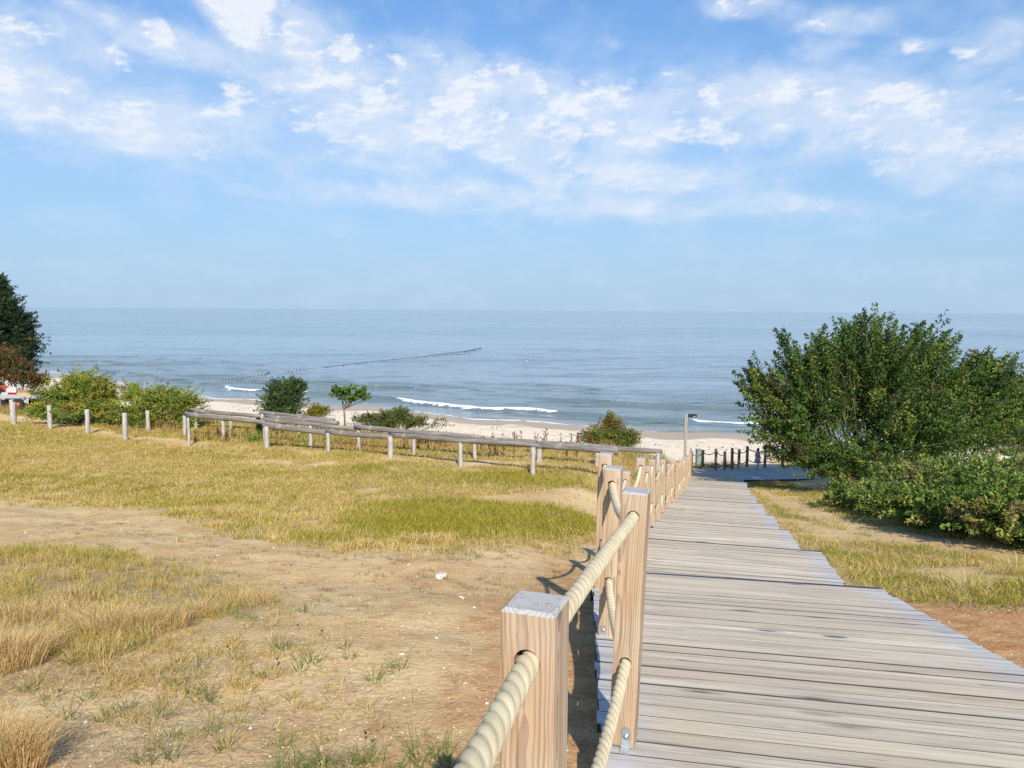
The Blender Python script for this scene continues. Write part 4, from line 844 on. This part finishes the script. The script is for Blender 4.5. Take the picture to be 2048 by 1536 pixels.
shrub('green_bush', 'rounded dark green bush standing alone on the sand behind the log rails', 'bush', at_g(566, 33.2),
      [lob(568, 782, 33.2, 44, 28, 1.2), lob(565, 805, 33, 50, 26, 1.2), lob(560, 822, 32.8, 52, 14), lob(600, 772, 33.3, 16, 16)], 620, 44, .075, [(.045, .09, .03, 1), (.075, .13, .035, 1), (.14, .19, .04, .6), (.05, .085, .04, .8)], 28, group='bushes along the top of the beach', spread=.13, wild=.12, wamp=.2)
shrub('green_bush', 'small yellowish bush tucked against the rounded dark green one', 'bush', at_g(632, 32.2),
      [lob(636, 820, 32.2, 23, 13), lob(622, 828, 32, 16, 10)], 150, 36, .06, [(.34, .28, .04, 1), (.24, .24, .04, 1), (.13, .17, .03, .4)], 29, group='bushes along the top of the beach', spread=.09)
tb = at_g(686, 31.4); tb = (tb[0], tb[1], tb[2])
shrub('small_tree', 'small spreading tree with a forked bare trunk on the sand', 'tree', tb,
      [lob(680, 785, 31.4, 22, 12), lob(716, 792, 31.4, 24, 11), lob(700, 778, 31.5, 30, 6, .8), lob(668, 775, 31.4, 12, 8, .8), lob(735, 797, 31.4, 10, 6, .8), lob(698, 798, 31.3, 20, 6, .6), lob(730, 778, 31.4, 10, 8, .8)], 95, 34, .085, [(.08, .16, .025, 1), (.13, .22, .03, 1), (.19, .27, .04, .5)], 30,
      spread=.08, wild=.2, wamp=.45, trunk=tuple(at_y(688, 818, 31.4)), stemr=.009, stems=40, flat=1)
shrub('green_bush', 'low wide thorny bush with pale wispy end, just above the middle of the log rails', 'bush', at_g(780, 29.4),
      [lob(735, 838, 29.6, 36, 12), lob(785, 836, 29.4, 48, 15, 1.3), lob(830, 845, 29.2, 34, 14), lob(800, 822, 29.5, 22, 8), lob(880, 850, 29, 22, 14, .3), lob(770, 850, 29, 60, 10)], 430, 38, .062, [(.09, .13, .03, 1), (.16, .17, .035, 1), (.22, .16, .04, .5), (.06, .10, .03, .6)], 31, group='bushes along the top of the beach', wild=.2, wamp=.55, spread=.12)
shrub('green_bush', 'olive bush with one tall leaning top growing behind the end of the log rails', 'bush', at_g(1222, 30.2),
      [lob(1215, 868, 30.2, 54, 20, 1.3), lob(1225, 850, 30.2, 28, 18, 1.2), lob(1219, 832, 30.2, 10, 13, 1.4), lob(1180, 875, 30, 26, 15), lob(1262, 875, 30, 24, 16), lob(1230, 885, 29.8, 58, 12)], 520, 40, .064, [(.12, .17, .03, 1), (.19, .22, .035, 1), (.30, .23, .05, .5), (.07, .11, .03, .6), (.28, .14, .04, .2)], 32, group='bushes along the top of the beach', wild=.16, wamp=.4, spread=.12)
shrub('green_bush', 'dark tangled plant under the log rails with leaves down to the grass', 'bush', at_g(862, 26.6),
      [lob(862, 885, 26.6, 26, 16), lob(840, 895, 26.3, 16, 9)], 130, 34, .05, [(.08, .11, .03, 1), (.14, .16, .04, 1), (.16, .10, .05, .4)], 33, group='weeds by the log fences', spread=.1)
shrub('weed', 'bright green climbing weed wrapped round the joint of the log rails', 'plant', at_g(521, 26.8),
      [lob(522, 862, 26.8, 9, 22), lob(512, 880, 26.6, 20, 8)], 90, 30, .055, [(.15, .24, .035, 1), (.23, .29, .04, 1)], 34, group='weeds by the log fences', spread=.08)

# ------------------------------------------------------------------ grass
def blades(x, y, h_, w_, lean, col, az_=None, curl=.5, z=None, seed=0):
    q = np.random.default_rng(seed); n = len(x); z = ground_z(x, y) - .005 if z is None else z
    a = q.uniform(0, 2 * math.pi, n) if az_ is None else az_; dx, dy = np.cos(a) * lean, np.sin(a) * lean
    f_ = q.uniform(0, math.pi, n); wx, wy = np.cos(f_) * w_ * .5, np.sin(f_) * w_ * .5
    b0 = np.stack([x - wx, y - wy, z], -1); b1 = np.stack([x + wx, y + wy, z], -1)
    mx, my, mz = x + dx * h_ * .38, y + dy * h_ * .38, z + h_ * .6
    m0 = np.stack([mx - wx * .75, my - wy * .75, mz], -1); m1 = np.stack([mx + wx * .75, my + wy * .75, mz], -1)
    tp = np.stack([x + dx * h_ * (1 + curl * .3), y + dy * h_ * (1 + curl * .3), z + h_ * (1 - curl * .25 * np.minimum(lean, 1))], -1)
    V = np.stack([b0, b1, m0, m1, tp], 1).reshape(-1, 3); i = np.arange(n)[:, None] * 5
    Q = np.concatenate([i + np.array([[0, 1, 3]]), i + np.array([[0, 3, 2]]), i + np.array([[2, 3, 4]])], 1).reshape(-1, 3)
    return V, Q, np.repeat(col, 5, 0)
class GB:
    def __init__(s): s.V = []; s.Q = []; s.C = []; s.n = 0
    def add(s, V, Q, C): s.V.append(V); s.Q.append(Q + s.n); s.C.append(C); s.n += len(V)
    def build(s, name, lbl, cat='grass'):
        o = npmesh(name, np.concatenate(s.V), np.concatenate(s.Q), M['blade'], cols=np.clip(np.concatenate(s.C), 0, 1)); return tag(o, lbl, cat, None, 'stuff')
def palc(q, n, pal, jit=.2):
    p = np.array(pal, float); i = q.choice(len(p), n, p=p[:, 3] / p[:, 3].sum()); return p[i, :3] * q.uniform(1 - jit, 1 + jit, (n, 1))
STRAW = [(.59, .45, .155, 1), (.51, .385, .10, 1), (.68, .55, .26, .5), (.45, .355, .07, .8)]
OLIVE = [(.37, .33, .05, 1), (.44, .375, .07, 1), (.28, .27, .035, .6)]
GREEN = [(.32, .275, .028, 1), (.39, .33, .04, 1), (.19, .185, .028, .4)]
q = np.random.default_rng(40)
# main lawn
n = 900000; yy = 8.3 + (36 - 8.3) * q.random(n) ** 1.25; xx = (q.random(n) * 2 - 1) * (yy * .72 + 1); xx = np.where(xx > 4, -xx, xx)
gm, gn, pt_, lp, rs = masks(xx, yy); keep = q.random(n) < gm * .62 * np.clip(.45 + .9 * fb(xx * .5 + 8, yy * .5, 3) - .05, 0, 1); xx, yy, gn = xx[keep], yy[keep], gn[keep]; xw = np.interp(yy, WY, WX); k_ = xx < xw - .7
xx, yy, gn = xx[k_], yy[k_], gn[k_]; n = len(xx); print('lawn blades', n)
mixv = np.clip(gn * .9 + (fb(xx * .35 + 3, yy * .5 + 9, 4) - .5) * 1.5 + .16, 0, 1)
u = q.random(n); col = np.where((u < mixv)[:, None], np.where((q.random(n) < .25 + .3 * gn)[:, None], palc(q, n, GREEN), palc(q, n, OLIVE)), palc(q, n, STRAW))
hh = q.uniform(.04, .10, n) * (1 + .5 * gn) * (.7 + .7 * fb(xx * .8, yy * .8 + 30, 3)); gb = GB()
gb.add(*blades(xx, yy, hh, .005 + .00042 * yy, q.uniform(.2, 1.1, n), col, seed=1))
def tufts(gb, pts, nb, h_, rad, lean, pal, seed, w_=.004, up_=.0, topcol=None):
    qq = np.random.default_rng(seed); pts = np.array([p[:2] for p in pts]); ii = np.repeat(np.arange(len(pts)), nb); n = len(ii)
    a = qq.uniform(0, 2 * math.pi, n); r = rad * qq.random(n) ** .6; x = pts[ii, 0] + np.cos(a) * r; y = pts[ii, 1] + np.sin(a) * r; s_ = qq.uniform(.7, 1.3, len(pts))[ii]
    gb.add(*blades(x, y, h_ * qq.uniform(.45, 1.1, n) * s_, np.full(n, w_), lean * (r / rad + .15) * qq.uniform(.6, 1.3, n) + up_, palc(qq, n, pal, .18), az_=a + qq.normal(size=n) * .5, curl=.9, seed=seed + 1))
GOLD = [(.68, .50, .20, 1), (.62, .44, .15, 1), (.74, .60, .32, .8), (.52, .34, .12, .4)]
m_ = 2600; yy = 9 + 20 * q.random(m_) ** 1.2; xx = q.uniform(-.75, .18, m_) * yy; kk = (masks(xx, yy)[0] > .3) & ((fb(xx * .45 + 60, yy * .6 + 5, 3) > .52) | ((xx < -2.5) & (yy < 19) & (fb(xx * .6, yy * .6 + 80, 2) > .42))) & (masks(xx, yy)[1] < .7)
tufts(gb, np.stack([xx[kk], yy[kk]], -1), 42, .15, .13, .7, GOLD, 501, .009)
gb.build('grass', 'short dry yellow green lawn grass around the log fences')
# tall rusty grass beyond the fences
gb = GB(); n = 60000; xx = q.uniform(-26, 6, n); yy = q.uniform(22, 40, n); dn = soft(xx, yy, DUNE, .6); keep = (q.random(n) < dn * sm(.3, .6, fb(xx * .5, yy * .5 + 77, 3)) * .8) & (masks(xx, yy)[3] < .4); xx, yy = xx[keep], yy[keep]; n = len(xx)
xw = np.interp(yy, WY, WX); k_ = xx < xw - .8; xx, yy = xx[k_], yy[k_]; n = len(xx)
rz_ = fb(xx * .7 + 20, yy * .7, 3); col = np.where((rz_ + q.normal(size=n) * .12 > .47)[:, None], palc(q, n, [(.40, .23, .085, 1), (.30, .13, .055, .6), (.55, .38, .17, 1), (.47, .36, .13, .8)]), palc(q, n, [(.22, .24, .05, 1), (.38, .36, .10, 1), (.14, .19, .04, .8)]))
gb.add(*blades(xx, yy, q.uniform(.12, .5, n) * (.5 + .8 * rz_) * sm(20, 27, yy), np.full(n, .018), q.uniform(.05, .5, n), col, seed=2)); gb.build('grass', 'tall rusty brown and straw grass between and beyond the log fences')
# red dock stalks
gb = GB(); cx = np.r_[q.uniform(-3.6, -2.2, 8), q.uniform(-1.0, 2.8, 34), q.uniform(-12, -8, 10)]; cy = np.r_[q.uniform(25, 26.2, 8), q.uniform(23.6, 26, 34), q.uniform(26, 28, 10)]
ii = np.repeat(np.arange(len(cx)), 26); n = len(ii); hs = q.uniform(.35, .75, len(cx)); zz = ground_z(cx, cy)[ii] + hs[ii] * q.random(n) * .95
gb.add(*blades(cx[ii] + q.normal(size=n) * .02, cy[ii] + q.normal(size=n) * .02, q.uniform(.04, .10, n), np.full(n, .03), q.uniform(.5, 1.5, n), palc(q, n, [(.17, .06, .035, 1), (.24, .09, .04, 1)]), z=zz, seed=3))
gb.add(*blades(cx, cy, hs * 1.05, np.full(len(cx), .02), np.full(len(cx), .1), palc(q, len(cx), [(.25, .11, .06, 1)]), seed=4)); gb.build('dock_stalks', 'dark red seed stalks standing above the grass by the log fence', 'weeds')
# right-hand grass
gb = GB(); n = 420000; yy = 5.5 + (33 - 5.5) * q.random(n) ** 1.5; xw = np.interp(yy, WY, WX); xx = xw + 1.25 + q.random(n) * 9
gm, gn, pt_, lp, rs = masks(xx, yy); keep = q.random(n) < gm * .42; xx, yy, gn = xx[keep], yy[keep], gn[keep]; n = len(xx); print('right blades', n)
mixv = np.clip(.42 + (fb(xx * .9 + 3, yy * .7 + 9, 3) - .5) * 2.2, 0, 1); u = q.random(n); col = np.where((u < mixv)[:, None], palc(q, n, OLIVE + [(.16, .2, .05, .7)]), palc(q, n, STRAW + [(.5, .33, .14, .7)]))
gb.add(*blades(xx, yy, q.uniform(.03, .11, n), .0045 + .0004 * yy, q.uniform(.3, 1.3, n), col, seed=5))
tufts(gb, [hit(1940, 1185), hit(2000, 1150), hit(1900, 1170), hit(2035, 1150), hit(1950, 1178)], 170, .24, .13, .9, STRAW + [(.75, .66, .42, 1)], 60, .005)
tufts(gb, [hit(x, y) for x, y in ((2040, 1130), (1990, 1128), (1960, 1120), (1700, 1130), (1760, 1120), (1830, 1150), (1620, 1080), (1860, 1195))], 90, .15, .14, .8, STRAW + OLIVE, 61, .005)
tufts(gb, [hit(x, y) for x, y in ((1720, 1150), (1810, 1155), (1880, 1150), (1750, 1190), (1835, 1205), (1990, 1210), (1660, 1100))], 60, .09, .10, 1.0, GREEN, 62, .005)
gb.build('grass', 'patchy green and straw grass beside the stepped boardwalk')
# straw patch, near the viewer
gb = GB(); n = 200000; xx = q.uniform(-9, -1.3, n); yy = q.uniform(3.5, 9, n); mk = soft(xx, yy, PATCH, .35, 2.2); cl_ = fb(xx * 1.3 + 5, yy * 1.3, 3); cl2 = fb(xx * 3.1 + 50, yy * 3.1, 2); keep = q.random(n) < mk * sm(.34, .62, cl_) * (.1 + .9 * sm(.40, .62, cl2)) * .40; xx, yy, cl_ = xx[keep], yy[keep], cl_[keep]; n = len(xx); print('patch blades', n)
mixv = np.clip(.22 + (fb(xx * 1.1 + 33, yy * 1.1 + 9, 3) - .45) * 2 + sm(6.5, 8.5, yy) * .35, 0, 1); u = q.random(n); col = np.where((u < mixv)[:, None], palc(q, n, OLIVE + [(.2, .26, .06, .8)]), palc(q, n, STRAW + [(.62, .40, .17, .6)]))
gb.add(*blades(xx, yy, q.uniform(.05, .16, n) * (.4 + 1.1 * cl_), q.uniform(.0028, .005, n), q.uniform(.2, .9, n), col, seed=6))
TAN = [(.68, .50, .235, 1), (.60, .40, .16, 1), (.74, .60, .34, .8), (.55, .32, .12, .5)]
for i, (px, py, h_, rd, nb) in enumerate(((400, 1232, .17, .13, 520), (270, 1262, .20, .20, 900), (215, 1262, .19, .20, 700), (330, 1255, .17, .16, 500), (15, 1330, .25, .20, 1100), (-40, 1320, .26, .22, 1000), (60, 1310, .19, .16, 600), (5, 1530, .27, .14, 1000), (-50, 1540, .28, .18, 900), (35, 1545, .24, .10, 600), (520, 1205, .12, .14, 260), (120, 1235, .15, .25, 600), (160, 1200, .14, .25, 500), (470, 1200, .12, .14, 240), (30, 1235, .17, .25, 700))):
    tufts(gb, [hit(px, py)], nb, h_, rd, .62, TAN, 100 + i, .0032)
    if i % 2 == 0: tufts(gb, [hit(px + 8, py + 6)], 60, h_ * .45, rd * .8, .8, GREEN, 140 + i, .004)
ti = soft(np.r_[q.uniform(-8, -1.5, 420)], np.r_[q.uniform(3.8, 8.8, 420)], PATCH, .3) if False else None
tx_, ty_ = q.uniform(-8, -1.5, 520), q.uniform(3.8, 8.8, 520); kk = soft(tx_, ty_, PATCH, .35) > .4; tufts(gb, np.stack([tx_[kk], ty_[kk]], -1), 55, .13, .07, .8, TAN + STRAW + OLIVE[:1], 180, .0034)
gb.build('dry_grass', 'tall golden straw grass in thick clumps on the near sandy ground')
# sedge tufts, loose seedlings and dead roots on the bare sand
gb = GB(); SG = [(.13, .19, .05, 1), (.20, .25, .06, 1), (.26, .24, .07, .6)]
big = [(700, 1318), (745, 1365), (690, 1300), (625, 1325), (600, 1345), (425, 1465), (520, 1355), (560, 1300), (470, 1320), (400, 1340), (345, 1375), (380, 1395), (840, 1530), (880, 1520), (730, 1525), (800, 1340), (935, 1112), (955, 1118), (905, 1112), (885, 1110), (610, 1225), (575, 1300), (300, 1530), (345, 1480), (350, 1520), (450, 1500), (560, 1490), (590, 1540), (250, 1420), (180, 1400), (210, 1440), (140, 1440), (100, 1400), (650, 1535), (700, 1530), (420, 1405), (500, 1245), (320, 1440), (60, 1380), (900, 1536), (265, 1300), (150, 1330)]
tufts(gb, [hit(*p) for p in big], 15, .135, .04, 1.15, SG, 200, .0042, .1)
ex = [(x_ + q.uniform(-18, 18), y_ + q.uniform(-9, 9)) for x_, y_ in big for _ in range(2)]; tufts(gb, [hit(*p) for p in ex], 7, .09, .05, 1.3, SG + STRAW[:2], 210, .0036, .15)
px_ = np.clip(q.normal([330, 1330], [190, 75], (190, 2)), [-20, 1130], [760, 1530]); tufts(gb, [hit(*p) for p in px_], 26, .075, .05, 1.0, STRAW + [(.60, .42, .18, 1)], 212, .0036, .1)
bt = q.uniform([-.62, 6.5], [.1, 13], (260, 2)); tufts(gb, np.stack([bt[:, 0] * bt[:, 1], bt[:, 1]], -1), 22, .045, .06, 1.2, [(.34, .22, .12, 1), (.25, .16, .09, 1), (.42, .33, .16, .6)], 211, .005)
tufts(gb, [hit(820 + 34 * i, 1548 + (i * 37) % 12) for i in range(-9, 4)], 13, .14, .04, 1.15, SG, 201, .004, .1)
row = [(738 + i * 16, 1152 + (i % 3) * 3) for i in range(8)] + [(875 + i * 13, 1120 + (i % 2) * 4) for i in range(7)] + [(600 + i * 18, 1110 + (i * 7) % 12) for i in range(12)]
tufts(gb, [hit(*p) for p in row], 5, .085, .012, .9, SG, 202, .004, .1)
n = 2400; xs = q.uniform(-6.5, 1.4, n); ys = q.uniform(2.6, 12.5, n); ms = masks(xs, ys)[0]; sp_ = soft(xs, ys, SPARSE, .3); pr_ = np.clip(.10 + .75 * sp_ + .9 * (ms > .1) + .25 * (xs < -2) * (ys > 6), 0, 1) * (.4 + .6 * (fb(xs * .8, ys * .8 + 60, 2) > .45)); k_ = (q.random(n) < pr_) & (xs < np.interp(ys, WY, WX) - 1.9 + .2)
tufts(gb, np.stack([xs[k_], ys[k_]], -1), 9, .055, .035, 1.1, SG + OLIVE + STRAW + STRAW, 203, .004, .1)
blue = [(735, 1116), (830, 1180), (850, 1186), (866, 1190), (972, 1166), (960, 1160), (595, 1125), (860, 1090), (725, 1212), (880, 1100), (640, 1232), (1495, 1), (300, 1290)]
tufts(gb, [hit(*p) for p in blue if p[1] > 10], 40, .035, .05, 1.3, [(.20, .25, .17, 1), (.28, .32, .2, 1)], 204, .003)
sh_ = [hit(*p) for p in ((555, 1335), (557, 1352), (645, 1288), (597, 1265), (732, 1495), (745, 1520), (455, 1310), (80, 1275), (268, 1255), (120, 1400))]
for k_, p in enumerate(sh_): hh_ = .05 + .02 * (k_ % 3); gb.add(*blades(np.array([p[0]] * 9), np.array([p[1]] * 9), np.r_[hh_, np.full(8, .012)], np.r_[.002, np.full(8, .008)], np.r_[.15, np.full(8, 1.)], np.array([[.1, .07, .05]] * 9), z=np.r_[p[2], p[2] + hh_ * .9 + q.random(8) * .01], seed=700 + k_))
gb.build('sedge_tufts', 'scattered thin green sedge tufts on the bare sand', 'weeds')
gb = GB(); n = 8000; c_ = [(370, 1350), (420, 1340), (280, 1420), (330, 1410), (500, 1260), (240, 1480), (60, 1370), (40, 1385), (180, 1540), (560, 1310), (400, 1420), (170, 1330), (130, 1470), (470, 1450), (90, 1350), (300, 1350), (640, 1400), (350, 1300), (220, 1360), (260, 1520)]
cw_ = np.array([hit(*p)[:2] for p in c_]); ii = q.integers(0, len(cw_), n); x = cw_[ii, 0] + q.normal(size=n) * .16; y = cw_[ii, 1] + q.normal(size=n) * .14
m_ = 2800; y[:m_] = q.uniform(2.4, 12, m_); x[:m_] = q.uniform(-.62, .02, m_) * y[:m_] + .2
gb.add(*blades(x, y, q.uniform(.008, .03, n), q.uniform(.0018, .0034, n), q.uniform(1.5, 4.5, n), palc(q, n, [(.58, .47, .33, 1), (.46, .34, .21, 1), (.28, .18, .10, .7), (.66, .57, .43, .5)]), z=ground_z(x, y) + .006, seed=9)); gb.build('dead_roots', 'pale dead roots and dry stems littering the near sand', 'litter')
# beach grass tufts by the walkway
gb = GB(); bg_ = [at_g(px, d_) for px, d_ in ((1325, 29), (1338, 30), (1352, 30.5), (1362, 31), (1345, 28.5), (1335, 31.5), (1356, 32))]; tufts(gb, bg_, 110, .42, .22, .5, [(.25, .27, .10, 1), (.36, .34, .16, 1), (.18, .22, .08, 1)], 300, .012)
tufts(gb, [at_g(1420, 36.6), at_g(1408, 36.3), at_g(1432, 36.8), at_g(1452, 37), at_g(1464, 37), at_g(1400, 36)], 130, .42, .25, .6, [(.14, .19, .05, 1), (.25, .27, .10, 1), (.10, .14, .04, 1)], 301, .012); gb.build('beach_grass', 'spiky beach grass around the end of the boardwalk')
# pebbles and shell bits
n = 9000; yy = 2.2 + 11 * q.random(n) ** 1.3; xx = q.uniform(-1, 1, n) * (yy * .75) ; xw = np.interp(yy, WY, WX); k_ = (np.abs(xx - xw) > 1.3); xx, yy = xx[k_], yy[k_]; n = len(xx); r = q.uniform(.0018, .0062, n) * np.where(q.random(n) < .03, 2.6, 1)
ico = np.array([(1, 0, 0), (0, 1, 0), (-1, 0, 0), (0, -1, 0), (0, 0, .7), (0, 0, -.7)], float); fi = np.array([(0, 1, 4), (1, 2, 4), (2, 3, 4), (3, 0, 4), (1, 0, 5), (2, 1, 5), (3, 2, 5), (0, 3, 5)])
an = q.uniform(0, 6.3, n); sx = q.uniform(.7, 1.5, n); ca, sa = np.cos(an), np.sin(an); P_ = ico[None] * r[:, None, None] * np.stack([sx, np.ones(n), np.full(n, .8)], -1)[:, None, :]
V = np.stack([P_[..., 0] * ca[:, None] - P_[..., 1] * sa[:, None] + xx[:, None], P_[..., 0] * sa[:, None] + P_[..., 1] * ca[:, None] + yy[:, None], P_[..., 2] + ground_z(xx, yy)[:, None] + r[:, None] * .3], -1).reshape(-1, 3)
C_ = palc(q, n, [(.72, .66, .56, 1), (.58, .46, .33, 1), (.40, .25, .15, .6), (.80, .77, .70, .6)]); o = npmesh('pebbles', V, (np.arange(n)[:, None, None] * 6 + fi[None]).reshape(-1, 3), leafmat('pebble', 0., .8, .3), cols=np.repeat(C_, 6, 0)); tag(o, 'tiny pale pebbles and shell bits strewn over the bare sand', 'pebbles', None, 'stuff')
# seaweed and driftwood scraps on the beach
gb = GB(); n = 900; xx = q.uniform(-30, 22, n); s_ = np.where(q.random(n) < .5, 9.5 + q.normal(size=n) * 1.0, q.uniform(6, 22, n)); yy = shore(xx) - s_; keep = (fb(xx * .25, s_ * .4, 3) > .47) & (ground_z(xx, yy) < -7.6); xx, yy = xx[keep], yy[keep]; n = len(xx)
gb.add(*blades(xx, yy, q.uniform(.03, .08, n), q.uniform(.03, .12, n), q.uniform(1, 6, n), palc(q, n, [(.10, .07, .05, 1), (.2, .14, .09, 1)]), z=ground_z(xx, yy) + .02, seed=12)); gb.build('seaweed', 'dark scraps of seaweed and driftwood scattered over the beach', 'seaweed')
